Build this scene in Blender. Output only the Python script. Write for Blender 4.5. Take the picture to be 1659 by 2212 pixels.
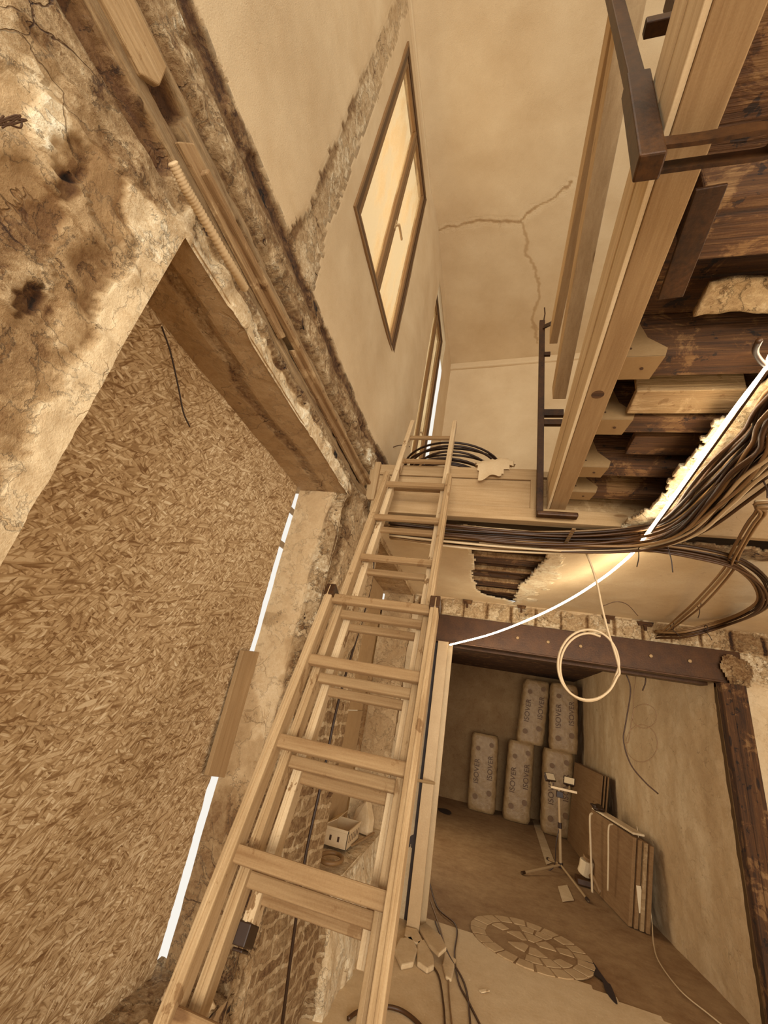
import bpy, math, random
import numpy as np
from mathutils import Vector, Matrix, Euler
random.seed(7)
for o in list(bpy.data.objects): bpy.data.objects.remove(o)
S = bpy.context.scene
COL = S.collection
# ---------------------------------------------------------------- camera
F = 886.19; CX = 829.5; CY = 1106.0; CAMH = 1.6
Rm = np.array([[0.9624928, 0.21303737, 0.1679961], [0.06163155, 0.43133584, -0.90008385], [-0.26421424, 0.87667809, 0.40202782]])
cd = bpy.data.cameras.new('camera'); cam = bpy.data.objects.new('camera', cd); COL.objects.link(cam)
cd.sensor_fit = 'HORIZONTAL'; cd.sensor_width = 36; cd.lens = F / 1659 * 36; cd.clip_start = .01; cd.clip_end = 200
M3 = Matrix([[Rm[0][i], -Rm[1][i], -Rm[2][i]] for i in range(3)])
cam.matrix_world = Matrix.Translation((0, 0, CAMH)) @ M3.to_4x4()
S.camera = cam
S.view_settings.view_transform = 'Standard'; S.view_settings.look = 'None'
S.view_settings.exposure = 0.0; S.view_settings.gamma = 1; S.view_settings.use_curve_mapping = False

def at(px, py, **k):
    """point where the sight line through a pixel meets a plane x=, y= or z="""
    d = Rm.T @ np.array([(px - CX) / F, (py - CY) / F, 1.0])
    (a, v), = k.items(); i = 'xyz'.index(a); c = (0, 0, CAMH)
    t = (v - c[i]) / d[i]
    return Vector((c[0] + d[0] * t, c[1] + d[1] * t, c[2] + d[2] * t))

# ---------------------------------------------------------------- world and lights
W = bpy.data.worlds.new('world'); S.world = W; W.use_nodes = True
W.node_tree.nodes['Background'].inputs[0].default_value = (1.0, .95, .86, 1)
W.node_tree.nodes['Background'].inputs[1].default_value = .96

def area(name, loc, target, sx, sy, power, col=(1, .95, .86)):
    l = bpy.data.lights.new(name, 'AREA'); l.shape = 'RECTANGLE'; l.size = sx; l.size_y = sy; l.energy = power; l.color = col
    o = bpy.data.objects.new(name, l); COL.objects.link(o); o.location = loc
    o.rotation_euler = (Vector(target) - Vector(loc)).to_track_quat('-Z', 'Y').to_euler(); return o
area('fill_behind', (1.0, -5.0, 1.5), (0.6, 4, 1.2), 3.4, 2.6, 430)  # added fill lamp behind the camera, brightens ground floor and doorway
area('fill_right', (2.85, 1.4, 1.4), (-.6, 3.0, 1.0), 2.4, 2.0, 46)  # unseen fill added to light the left wall, ladder and boards
area('fill_upper', (-.25, -1.1, 5.5), (.5, 2.6, 3.6), 1.1, 1.6, 11)  # fill added below the closed upper ceiling for the rails' left faces
area('fill_back_room', (-1.15, 6.4, 1.5), (1.7, 6.0, 1.1), 1.6, 1.6, 34, (1, .84, .62))  # lamp added out of view to lift the back room's right wall

area('daylight_window', (-1.7, 1.75, 4.7), (0.5, 1.75, 4.2), 1.6, 2.0, 24, (1, .97, .92))

# ---------------------------------------------------------------- tones
STOPS = [(0, (18, 7, 0)), (.12, (40, 20, 3)), (.28, (84, 50, 17)), (.45, (128, 90, 50)), (.6, (160, 122, 78)), (.75, (192, 154, 108)), (.88, (222, 189, 144)), (1, (246, 226, 190))]
def lin(c): c /= 255; return c / 12.92 if c <= .04045 else ((c + .055) / 1.055) ** 2.4
def lin3(c):
    t = min(1, max(0, (c[0] - 50) / 110)); k = lin(c[0]), lin(c[1]) * (1 + .12 * t), lin(c[2]) * (1 + .26 * t); return tuple(min(.93, q) for q in k)
def T(v):
    v = min(1, max(0, v))
    for (a, ca), (b, cb) in zip(STOPS, STOPS[1:]):
        if v <= b:
            t = (v - a) / (b - a); return lin3([ca[i] + (cb[i] - ca[i]) * t for i in range(3)]) + (1,)

class NT:
    """small node helper"""
    def __init__(s, name):
        s.m = bpy.data.materials.new(name); s.m.use_nodes = True; s.t = s.m.node_tree; s.bs = s.t.nodes['Principled BSDF']
        s.bs.inputs['Roughness'].default_value = .85
        s.tc = s.t.nodes.new('ShaderNodeTexCoord').outputs['Object']
    def n(s, typ, **k):
        x = s.t.nodes.new('ShaderNode' + typ)
        for a, b in k.items(): setattr(x, a, b)
        return x
    def put(s, sock, v):
        if isinstance(v, bpy.types.NodeSocket): s.t.links.new(v, sock)
        else: sock.default_value = v
    def math(s, op, a, b=0.0, c=None, clamp=False):
        x = s.n('Math', operation=op, use_clamp=clamp); s.put(x.inputs[0], a); s.put(x.inputs[1], b)
        if c is not None: s.put(x.inputs[2], c)
        return x.outputs[0]
    def add(s, a, b): return s.math('ADD', a, b)
    def mul(s, a, b): return s.math('MULTIPLY', a, b)
    def step(s, v, lo, hi, a=0.0, b=1.0):
        x = s.n('MapRange', interpolation_type='SMOOTHSTEP'); s.put(x.inputs[0], v)
        for i, q in enumerate((lo, hi, a, b)): s.put(x.inputs[i + 1], q)
        return x.outputs[0]
    def map(s, scale=(1, 1, 1), rot=(0, 0, 0), loc=(0, 0, 0), vec=None):
        x = s.n('Mapping'); s.put(x.inputs[0], vec or s.tc); x.inputs['Scale'].default_value = scale; x.inputs['Rotation'].default_value = rot; x.inputs['Location'].default_value = loc
        return x.outputs[0]
    def noise(s, scale, detail=4, rough=.55, vec=None, dist=0.0, color=False):
        x = s.n('TexNoise'); s.put(x.inputs['Vector'], vec or s.tc); x.inputs['Scale'].default_value = scale; x.inputs['Detail'].default_value = detail
        x.inputs['Roughness'].default_value = rough; x.inputs['Distortion'].default_value = dist
        return x.outputs['Color' if color else 'Fac']
    def voro(s, scale, feature='F1', vec=None, out='Distance', rand=1.0):
        x = s.n('TexVoronoi', feature=feature); s.put(x.inputs['Vector'], vec or s.tc); x.inputs['Scale'].default_value = scale; x.inputs['Randomness'].default_value = rand
        return x.outputs[out]
    def mixv(s, f, a, b):
        x = s.n('Mix', data_type='FLOAT'); s.put(x.inputs[0], f); s.put(x.inputs[2], a); s.put(x.inputs[3], b); return x.outputs[0]
    def warp(s, vec, scale, amt):
        c = s.noise(scale, 3, vec=vec, color=True); a = s.n('VectorMath', operation='MULTIPLY_ADD')
        s.put(a.inputs[0], c); a.inputs[1].default_value = (amt,) * 3; s.put(a.inputs[2], vec); return a.outputs[0]
    def attr(s, name): return s.n('Attribute', attribute_name=name).outputs['Fac']
    def tone(s, v):
        r = s.n('ValToRGB'); cr = r.color_ramp
        while len(cr.elements) < len(STOPS): cr.elements.new(.5)
        for e, (p, c) in zip(cr.elements, STOPS): e.position = p; e.color = lin3(c) + (1,)
        s.put(r.inputs[0], v); s.t.links.new(r.outputs[0], s.bs.inputs['Base Color'])
    def bump(s, h, strength=.5, dist=.01):
        b = s.n('Bump'); b.inputs['Strength'].default_value = strength; b.inputs['Distance'].default_value = dist
        s.put(b.inputs['Height'], h); s.t.links.new(b.outputs[0], s.bs.inputs['Normal'])

MAT = {}
def plaster(name, v=.72, var=.08, bump=.25):
    n = NT(name); a = n.noise(1.3, 5); b = n.noise(14, 6, .65); g = n.noise(260, 2)
    s = n.step(n.noise(3.3, 8, .7), .30, .22)      # dull stains
    t = n.add(n.add(v - var * .9, n.mul(a, var)), n.add(n.mul(b, var * .8), n.add(n.mul(g, .05), n.mul(s, -.05))))
    n.tone(t); n.bump(n.add(n.mul(b, .6), n.mul(g, .12)), bump, .01); MAT[name] = n.m
def rough(name):
    """wall surface: attributes tone, rough, brick, grain steer paint, broken plaster, brickwork and timber"""
    n = NT(name); A = n.attr
    w = n.warp(n.tc, 3.0, .25)
    big = n.noise(2.6, 6, .62); mid = n.noise(9, 8, .68, dist=.4); fin = n.noise(55, 6, .7); gr = n.noise(240, 2)
    flake = n.step(n.noise(6.5, 9, .66, dist=.3), .50, .52)
    flake2 = n.step(n.noise(15, 8, .62, vec=w), .58, .60)
    hole = n.step(n.noise(11, 8, .6, vec=n.map(loc=(3, 7, 1), scale=(1, .7, 1))), .335, .31)
    cr = n.voro(3.2, 'DISTANCE_TO_EDGE', vec=n.warp(n.warp(n.tc, 2.2, .5), 12, .09))
    crk = n.mul(n.step(cr, .010, .002), n.step(n.noise(3.4, 3), .52, .62))
    streak = n.noise(1, 7, .7, vec=n.map((30, 2.2, 46)), dist=.6)       # along the wall (y)
    streak2 = n.step(streak, .38, .46)
    # brick
    m = n.n('CombineXYZ'); sp = n.n('SeparateXYZ'); n.put(sp.inputs[0], n.warp(n.warp(n.tc, 7, .07), 34, .03)); n.put(m.inputs[0], sp.outputs[1]); n.put(m.inputs[1], sp.outputs[2])
    bk = n.n('TexBrick'); n.put(bk.inputs['Vector'], m.outputs[0]); bk.inputs['Scale'].default_value = 1; bk.inputs['Brick Width'].default_value = .19; bk.inputs['Row Height'].default_value = .066
    bk.inputs['Mortar Size'].default_value = .011; bk.inputs['Mortar Smooth'].default_value = .35
    bk.inputs['Color1'].default_value = (.25, .25, .25, 1); bk.inputs['Color2'].default_value = (.75, .75, .75, 1); bk.inputs['Mortar'].default_value = (.5, .5, .5, 1)
    R = A('rough'); B = n.step(n.add(A('brick'), n.mul(n.add(mid, -.5), .9)), .42, .5); G = A('grain')
    base = n.add(A('tone'), n.add(n.mul(n.add(big, -.5), .16), n.mul(n.add(gr, -.5), .07)))
    r = n.add(n.mul(n.add(mid, -.5), .50), n.mul(n.add(fin, -.5), .85))
    r = n.add(r, n.add(n.mul(flake, .12), n.mul(flake2, -.15)))
    r = n.add(r, n.add(n.mul(hole, -.38), n.mul(crk, -.30)))
    v = n.add(base, n.mul(R, r))
    vb = n.mixv(bk.outputs['Fac'], n.add(n.mul(bk.outputs['Color'], .26), n.add(.42, n.add(n.mul(n.add(mid, -.5), .6), n.mul(n.add(fin, -.5), .8)))), n.add(.74, n.add(n.mul(n.add(fin, -.5), .5), n.mul(n.add(mid, -.5), .7))))
    vb = n.add(vb, n.mul(hole, -.25))
    v = n.mixv(B, v, vb)
    vg = n.add(n.add(A('tone'), n.mul(n.add(streak, -.5), .7)), n.add(n.mul(streak2, .10), n.mul(n.add(fin, -.5), .16)))
    v = n.mixv(G, v, vg)
    n.tone(v)
    h = n.add(n.mul(mid, 1.0), n.add(n.mul(fin, .75), n.add(n.mul(flake, .35), n.add(n.mul(hole, -.9), n.mul(crk, -.6)))))
    h = n.mixv(B, h, n.add(n.mul(bk.outputs['Fac'], -.2), n.mul(fin, .8)))
    h = n.mixv(G, h, n.mul(streak, 1.6))
    h = n.add(n.mul(h, n.math('MAXIMUM', n.math('MAXIMUM', R, B), G)), n.mul(gr, .05))
    n.bump(h, 1.0, .02); MAT[name] = n.m
def osb(name):
    n = NT(name); vals = None; hs = None
    wv = n.warp(n.tc, 5, .05)
    big = n.noise(1.1, 3)
    for i, (ang, sy, sz, keep) in enumerate([(.1, 11, 42, 0), (1.2, 13, 60, .42), (-.55, 12, 55, .5), (.62, 17, 75, .52), (-1.25, 16, 62, .58), (.2, 24, 100, .6), (-.25, 9, 70, .72), (2.2, 30, 130, .68)]):
        vec = n.map((1, 1, 1), (ang, 0, 0), vec=wv); vec = n.map((.5, sy, sz), loc=(0, i * 3.7, i * 1.9), vec=vec)
        vo = n.n('TexVoronoi', feature='F1'); n.put(vo.inputs['Vector'], vec); vo.inputs['Scale'].default_value = 1
        sep = n.n('SeparateColor'); n.put(sep.inputs[0], vo.outputs['Color'])
        edge = n.step(vo.outputs['Distance'], .42, .62)
        fib = n.noise(1, 3, .6, vec=n.map((1, .35, 3.2), vec=vec))
        val = n.add(n.add(n.mul(sep.outputs[0], .26), n.mul(n.add(fib, -.5), .36)), n.mul(edge, -.20))
        if vals is None: vals = val; hs = sep.outputs[2]
        else:
            k = n.step(sep.outputs[1], keep, keep + .01); vals = n.mixv(k, vals, val); hs = n.mixv(k, hs, sep.outputs[2])
    dark = n.step(n.noise(28, 5, .6, vec=n.map((1, .5, 1.6))), .34, .27)
    t = n.add(n.add(vals, .57), n.add(n.add(.02, n.mul(n.noise(120, 5, .7), .14)), n.add(n.mul(dark, -.14), n.mul(n.add(big, -.5), .12))))
    n.tone(t); n.bump(n.add(n.mul(hs, .5), n.mul(vals, 1.0)), .5, .005); MAT[name] = n.m
def wood(name, v=.68, axis='x', con=.16, dirty=0.0, paint=0.0):
    n = NT(name)
    sc = {'x': (1.6, 30, 30), 'y': (30, 1.6, 30), 'z': (30, 30, 1.6)}[axis] if axis != 'ladder' else (30, 30, 1.8)
    vec = n.map(sc, vec=(n.map(rot=(math.atan(.46), 0, 0)) if axis == 'ladder' else None))
    a = n.noise(1, 6, .62, vec=vec, dist=.5); f = n.noise(3.2, 4, .7, vec=vec); b = n.noise(3, 4); g = n.noise(240, 2)
    kv = n.voro(2.6, vec=n.map({'x': (.6, 2.2, 2.2), 'y': (2.2, .6, 2.2), 'z': (2.2, 2.2, .6), 'ladder': (2.2, 2.2, .8)}[axis])); kn = n.step(kv, .075, .045)
    t = n.add(n.add(v - .03, n.mul(n.add(a, -.5), con * 1.5)), n.add(n.mul(n.add(f, -.5), con), n.add(n.mul(n.add(b, -.5), .10), n.add(n.mul(kn, -.16), n.mul(n.add(g, -.5), .08)))))
    if dirty:
        d = n.step(n.noise(7, 8, .7, dist=.5), .52, .60); d2 = n.step(n.noise(19, 7, .65), .60, .64)
        t = n.add(t, n.add(n.mul(d, dirty), n.mul(d2, -dirty)))
    if paint:
        p = n.step(n.noise(16, 7, .6, vec=n.map((1, 1, .6))), .62, .65); t = n.add(t, n.mul(p, -paint))
    n.tone(t); n.bump(n.add(a, n.mul(f, .4)), .35 if not dirty else .9, .004 if not dirty else .012); MAT[name] = n.m
def metal(name, v=.3, met=.5, ro=.5, con=.2):
    n = NT(name); a = n.noise(9, 7, .65); g = n.noise(70, 5, .7)
    n.tone(n.add(n.add(v, n.mul(n.add(a, -.5), con)), n.mul(n.add(g, -.5), con * .6))); n.bs.inputs['Metallic'].default_value = met; n.bs.inputs['Roughness'].default_value = ro
    n.bump(g, .3, .003); MAT[name] = n.m
def flat(name, v, ro=.6, met=0): n = NT(name); g = n.noise(90, 3); n.tone(n.add(v - .03, n.mul(g, .06))); n.bs.inputs['Roughness'].default_value = ro; n.bs.inputs['Metallic'].default_value = met; MAT[name] = n.m

plaster('smooth_plaster', .80, .06, .2); plaster('ceiling_plaster', .78, .08, .25)
rough('broken_wall'); osb('osb')
wood('pine_x', .66, 'x'); wood('pine_y', .58, 'y'); wood('pine_z', .64, 'z'); wood('pine_ladder', .66, 'ladder', .24, 0, .14); wood('rung_wood', .56, 'x', .20, 0, .06)
wood('pale_ladder', .80, 'ladder', .12, 0, .3)
wood('light_pine_y', .88, 'y', .16); wood('rail_pine', .74, 'y', .16); wood('old_wood_x', .27, 'x', .36, .16); wood('old_wood_y', .30, 'y', .34, .16); wood('old_wood_z', .26, 'z', .34, .16); wood('mid_wood_y', .56, 'y', .34, .14); wood('worn_plank', .64, 'y', .30, .10); wood('grey_pine_x', .62, 'x', .16, .10)
metal('rust_steel', .19, .3, .5, .36); metal('lintel_steel', .22, .5, .40, .22); metal('galvanised', .60, .5, .5, .08); metal('pale_steel', .74, .3, .4, .12)
flat('black_rubber', .14, .5); flat('dark_cable', .22, .5); flat('mid_cable', .48, .5); flat('pale_cable', .80, .45); flat('white_plastic', .85, .5); flat('ink', .2); flat('paper', .86); flat('film', .80); flat('conduit', .76)
flat('dark_frame', .22, .5); flat('window_frame', .42, .5); flat('tripod', .72, .4, .3); flat('cardboard', .56); flat('dark_void', .12, .9)
def concrete(name, v, var):
    n = NT(name); a = n.noise(1.7, 7, .6, dist=.5); b = n.noise(9, 8, .7); c = n.noise(60, 5, .7)
    sp = n.step(n.noise(34, 3), .70, .73)
    n.tone(n.add(n.add(v, n.mul(n.add(a, -.5), var)), n.add(n.mul(n.add(b, -.5), var), n.add(n.mul(n.add(c, -.5), .10), n.mul(sp, .10))))); n.bump(n.add(b, n.mul(c, .3)), .5, .01); MAT[name] = n.m
concrete('screed', .80, .14); concrete('dark_screed', .52, .30); concrete('stone', .80, .2); concrete('sett_stone', .68, .22); wood('panel', .50, 'y', .12); concrete('fibre', .68, .14); concrete('filler', .86, .16)
def glass():
    n = NT('window_glass'); t = n.t
    out = t.nodes['Material Output']; tr = n.n('BsdfTransparent'); df = n.n('BsdfTranslucent'); gl = n.n('BsdfGlossy')
    w = n.noise(1, 6, .6, vec=n.map((1, 5, 1.6), (.5, 0, 0))); k = n.step(w, .42, .62, .12, .5)
    tr.inputs[0].default_value = (.98, .86, .66, 1); df.inputs[0].default_value = T(.80); gl.inputs[0].default_value = (.9, .8, .65, 1); gl.inputs['Roughness'].default_value = .08
    m1 = n.n('MixShader'); n.put(m1.inputs[0], k); t.links.new(tr.outputs[0], m1.inputs[1]); t.links.new(df.outputs[0], m1.inputs[2])
    m2 = n.n('MixShader'); m2.inputs[0].default_value = .07; t.links.new(m1.outputs[0], m2.inputs[1]); t.links.new(gl.outputs[0], m2.inputs[2])
    t.links.new(m2.outputs[0], out.inputs[0]); MAT['window_glass'] = n.m
glass()
def emit(name, col, st):
    m = bpy.data.materials.new(name); m.use_nodes = True; b = m.node_tree.nodes['Principled BSDF']
    b.inputs['Base Color'].default_value = (.8, .7, .5, 1); b.inputs['Emission Color'].default_value = col; b.inputs['Emission Strength'].default_value = st; MAT[name] = m
emit('led', (1, .83, .58, 1), 26)

# ---------------------------------------------------------------- mesh helpers
def tag(o, label=None, cat=None, group=None, kind=None):
    for k, v in (('label', label), ('category', cat), ('group', group), ('kind', kind)):
        if v: o[k] = v
    return o
def mesh_obj(name, vs, fs, mat, parent=None, smooth=False):
    me = bpy.data.meshes.new(name)
    if parent is not None: L = parent_loc(parent); vs = [(v[0] - L[0], v[1] - L[1], v[2] - L[2]) for v in vs]
    me.from_pydata([tuple(v) for v in vs], [], fs); me.update()
    if mat: me.materials.append(MAT[mat])
    if smooth: me.polygons.foreach_set('use_smooth', [True] * len(me.polygons))
    o = bpy.data.objects.new(name, me); COL.objects.link(o)
    if parent is not None: o.parent = parent
    return o
def parent_loc(p):
    L = Vector((0, 0, 0))
    while p is not None: L += p.location; p = p.parent
    return L
def thing(name, loc, label, cat, group=None):
    o = bpy.data.objects.new(name, None); COL.objects.link(o); o.location = loc; o.empty_display_size = .05
    return tag(o, label, cat, group)
class MB:
    def __init__(s): s.v = []; s.f = []
    def box(s, a, b):
        (x0, y0, z0), (x1, y1, z1) = a, b; k = len(s.v)
        s.v += [(x0, y0, z0), (x1, y0, z0), (x1, y1, z0), (x0, y1, z0), (x0, y0, z1), (x1, y0, z1), (x1, y1, z1), (x0, y1, z1)]
        s.f += [tuple(k + i for i in q) for q in ((0, 3, 2, 1), (4, 5, 6, 7), (0, 1, 5, 4), (1, 2, 6, 5), (2, 3, 7, 6), (3, 0, 4, 7))]; return s
    def bar(s, p, q, w, h, up=(0, 0, 1)):
        p = Vector(p); q = Vector(q); d = (q - p).normalized(); r = d.cross(Vector(up)).normalized() * w / 2; u = r.cross(d).normalized() * h / 2; k = len(s.v)
        for c in (p, q): s.v += [tuple(c - r - u), tuple(c + r - u), tuple(c + r + u), tuple(c - r + u)]
        s.f += [tuple(k + i for i in g) for g in ((3, 2, 1, 0), (4, 5, 6, 7), (0, 1, 5, 4), (1, 2, 6, 5), (2, 3, 7, 6), (3, 0, 4, 7))]; return s
    def tube(s, pts, r, n=8, closed=False):
        pts = [Vector(p) for p in pts]; k0 = len(s.v); N = len(pts); prev = None
        rr = r if callable(r) else (lambda t: r)
        for i, p in enumerate(pts):
            a = pts[(i - 1) % N] if (closed or i > 0) else p; b = pts[(i + 1) % N] if (closed or i < N - 1) else p
            d = (b - a).normalized()
            u = prev - d * prev.dot(d) if prev is not None else d.orthogonal()
            if u.length < 1e-6: u = d.orthogonal()
            u.normalize(); prev = u; w = d.cross(u); R_ = rr(i / max(1, N - 1))
            for j in range(n):
                t = 2 * math.pi * j / n; s.v.append(tuple(p + (u * math.cos(t) + w * math.sin(t)) * R_))
        for i in range(N if closed else N - 1):
            for j in range(n):
                a = k0 + i * n; b = k0 + ((i + 1) % N) * n; s.f.append((a + j, a + (j + 1) % n, b + (j + 1) % n, b + j))
        if not closed: s.f.append(tuple(k0 + j for j in range(n))[::-1]); s.f.append(tuple(k0 + (N - 1) * n + j for j in range(n)))
        return s
    def prism(s, poly, vec):
        k = len(s.v); n = len(poly); vec = Vector(vec)
        s.v += [tuple(Vector(p)) for p in poly] + [tuple(Vector(p) + vec) for p in poly]
        s.f += [tuple(k + i for i in range(n))[::-1], tuple(k + n + i for i in range(n))] + [(k + i, k + (i + 1) % n, k + n + (i + 1) % n, k + n + i) for i in range(n)]; return s
    def build(s, name, mat, parent=None, bevel=0, smooth=False):
        o = mesh_obj(name, s.v, s.f, mat, parent, smooth)
        if bevel: m = o.modifiers.new('bevel', 'BEVEL'); m.width = bevel; m.segments = 2; m.limit_method = 'ANGLE'
        return o
def spline(pts, n=10):
    P = [Vector(p) for p in pts]; P = [P[0] * 2 - P[1]] + P + [P[-1] * 2 - P[-2]]; out = []
    for i in range(1, len(P) - 2):
        a, b, c, d = P[i - 1:i + 3]
        for j in range(n):
            t = j / n; out.append(.5 * ((2 * b) + (c - a) * t + (2 * a - 5 * b + 4 * c - d) * t * t + (3 * b - a - 3 * c + d) * t ** 3))
    out.append(P[-2]); return out
# value noise on arrays
RT = np.random.RandomState(3).rand(256, 256)
def vn(x, y):
    xi = np.floor(x).astype(int); yi = np.floor(y).astype(int); fx = x - xi; fy = y - yi; fx = fx * fx * (3 - 2 * fx); fy = fy * fy * (3 - 2 * fy)
    g = lambda a, b: RT[a % 256, b % 256]
    return (g(xi, yi) * (1 - fx) + g(xi + 1, yi) * fx) * (1 - fy) + (g(xi, yi + 1) * (1 - fx) + g(xi + 1, yi + 1) * fx) * fy
def fbm(x, y, s, o=4, seed=0):
    r = 0; a = .5; x = np.asarray(x) * s + seed * 17.3; y = np.asarray(y) * s + seed * 9.1; t = 0
    for i in range(o): r = r + a * vn(x, y); t += a; a *= .55; x = x * 2.03 + 5.1; y = y * 2.03 + 1.7
    return r / t
def ss(x, a, b): t = np.clip((x - a) / (b - a), 0, 1); return t * t * (3 - 2 * t)
def grid(name, u0, u1, v0, v1, st, fn, mat, keep=None, solid=0, parent=None, flip=False):
    """fn(U,V) -> X,Y,Z and a dict of attributes"""
    us = np.linspace(u0, u1, int(round((u1 - u0) / st)) + 1); vs = np.linspace(v0, v1, int(round((v1 - v0) / st)) + 1)
    U, V = np.meshgrid(us, vs, indexing='ij'); X, Y, Z, at_ = fn(U, V)
    nu, nv = U.shape; idx = np.arange(nu * nv).reshape(nu, nv)
    q = np.stack([idx[:-1, :-1], idx[1:, :-1], idx[1:, 1:], idx[:-1, 1:]], -1).reshape(-1, 4)
    if flip: q = q[:, ::-1]
    if keep is not None:
        uc = (U[:-1, :-1] + U[1:, 1:]) / 2; vc = (V[:-1, :-1] + V[1:, 1:]) / 2; q = q[keep(uc, vc).reshape(-1)]
    used = np.unique(q); rm = -np.ones(nu * nv, int); rm[used] = np.arange(len(used)); q = rm[q]
    co = np.stack([X, Y, Z], -1).reshape(-1, 3)[used]
    me = bpy.data.meshes.new(name); me.from_pydata(co.tolist(), [], q.tolist()); me.materials.append(MAT[mat])
    for k, a in at_.items():
        A = me.attributes.new(k, 'FLOAT', 'POINT'); A.data.foreach_set('value', (np.zeros(U.shape) + a).reshape(-1)[used].astype(np.float32))
    me.polygons.foreach_set('use_smooth', [True] * len(me.polygons)); me.update()
    o = bpy.data.objects.new(name, me); COL.objects.link(o)
    if solid: m = o.modifiers.new('thick', 'SOLIDIFY'); m.thickness = solid; m.offset = -1
    if parent is not None: o.parent = parent
    return o
def struct(o, label=None): return tag(o, label, None, None, 'structure')

# ================================================================ THE SETTING
# ---- left wall
def XL(y): return -.86 + .06 * ss(y, 2.05, 2.7)
O1 = (.54, 2.0, .48, 2.625); O2 = (2.67, 4.24, .55, 2.60)      # boarded openings (y0,y1,z0,z1)
W1 = (1.225, 2.275, 3.99, 6.0); W2 = (3.13, 4.02, 3.02, 6.02)
PATCH = [(45, 300, .07, .13, .16, .25, .006), (35, 455, .07, .12, -.20, .35, -.012), (150, 345, .030, .055, -.24, .5, -.025), (130, 300, .045, .06, .12, .5, .012), (150, 405, .02, .035, -.30, .5, -.02),
         (120, 70, .05, .10, -.12, .6, -.01), (60, 650, .02, .04, -.38, .6, -.03), (50, 600, .05, .09, .10, .8, .01), (150, 700, .03, .07, .16, .4, .008), (300, 300, .05, .03, .18, .5, .012), (240, 420, .07, .08, -.07, .25, 0), (40, 760, .04, .12, -.10, .6, -.008)]
def left_wall(Y, Z):
    n1 = fbm(Y, Z, 3, 5, 1); n2 = fbm(Y, Z, 9, 5, 2); n3 = fbm(Y, Z, 28, 3, 3); ny = fbm(Y, Z * .15, 5, 4, 4); nlong = fbm(Y * .5, Z * 6, 6, 4, 5)
    lo = 1 - ss(Z, 2.25, 2.5); tone = .60 - .04 * lo; rg = .70 - .25 * lo; br = np.zeros(Y.shape); gn = np.zeros(Y.shape); d = (n1 - .5) * .02 + (n2 - .5) * .018 + (n3 - .5) * .006
    # worn patches on the near wall
    p = ss(n1, .56, .60); tone += p * .10; d += p * .008
    p = ss(fbm(Y, Z, 2.2, 4, 8), .60, .64); tone -= p * .16; d -= p * .012
    for px, py, ry, rz, dt, dr, ddp in PATCH:
        c_ = at(px, py, x=-.86); q = np.hypot((Y - c_.y) / ry, (Z - c_.z) / rz) + (n2 - .5) * 1.3 + (n3 - .5) * .5; m_ = ss(1 - q, 0, .05)
        tone = tone + dt * m_; rg = rg * (1 - m_) + dr * m_; d = d + .45 * ddp * m_
    # arris strip of newer plaster beside and above the first opening
    rag = .09 * (n2 - .5) + .05 * (n3 - .5)
    a1 = ss(Y + rag, .455, .47) * (Y < .56) * (Z < 2.63)
    blob = ss(.105 - np.hypot((Y - .46) * 1.1, Z - 2.56) + rag * .5, 0, .015)
    a1 = np.maximum(a1, blob * (Y < .55)); top = ss(Z, 2.60, 2.61) * ss(2.705 - Z + rag * .35, 0, .01) * (Y > .5) * (Y < 2.05)
    a1 = np.maximum(a1, top)
    tone = tone * (1 - a1) + .83 * a1; rg = rg * (1 - a1) + (.22 + .35 * ss(Z, 2.3, 2.6)) * a1; d += a1 * (.012 + .02 * (n2 - .5) * ss(Z, 2.2, 2.6))
    # the scar of the old floor
    zz = Z + (ny - .5) * .03
    band = ss(Z + rag * .3, 2.70, 2.715) * (1 - ss(Z + rag * .55, 3.165, 3.18))
    near = ss(.5 - Y, 0, .1); band = np.maximum(band, ss(Z + rag * 1.2 + (Y - .5) * .0, 2.58, 2.6) * near * (1 - ss(Z + rag * .55, 3.165, 3.18)))
    def lay(a, b, t, r, g, dd, e=.004):
        nonlocal tone, rg, gn, d
        m = ss(zz, a - e, a + e) * (1 - ss(zz, b - e, b + e)) * band
        tone = tone * (1 - m) + t * m; rg = rg * (1 - m) + r * m; gn = gn * (1 - m) + g * m; d = d * (1 - m) + (dd + (n2 - .5) * .03 * r) * m
    lay(2.55, 2.70, .50, 1.3, .2, -.005); lay(2.70, 2.745, .56, 1.4, 0, .012); lay(2.745, 2.815, .50, .5, .9, .0)
    lay(2.815, 2.845, .34, .8, .7, -.04); lay(2.845, 2.93, .54, .3, .9, .0); lay(2.93, 2.965, .40, 1, .5, -.03); lay(2.965, 3.07, .56, 1.3, .15, .010); lay(3.07, 3.115, .42, 1, .6, -.008); lay(3.115, 3.20, .24, .9, .35, -.012)
    for y0_, y1_, z0_, z1_, tt in ((.295, .385, 2.825, 2.90, .22), (.10, .43, 2.69, 2.745, .30), (.66, .80, 2.86, 2.90, .20), (1.30, 1.42, 2.86, 2.90, .20), (1.62, 1.72, 2.86, 2.90, .2), (.47, .56, 2.82, 2.86, .24), (1.95, 2.05, 2.86, 2.90, .2)):
        wv_ = (n2 - .5) * .03; m = ss(Y + wv_, y0_ - .01, y0_ + .01) * (1 - ss(Y + wv_, y1_ - .01, y1_ + .01)) * ss(Z + wv_, z0_ - .005, z0_ + .005) * (1 - ss(Z + wv_, z1_ - .005, z1_ + .005))
        tone = tone * (1 - m) + tt * m; rg = rg * (1 - m) + .4 * m; gn = gn * (1 - m); d = d - .035 * m
    pits = ss(fbm(Y, Z * 2.0, 2.6, 2, 12), .60, .63) * ss(zz, 2.80, 2.81) * (1 - ss(zz, 2.84, 2.85)) * band
    tone -= pits * .25; d -= pits * .05
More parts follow.
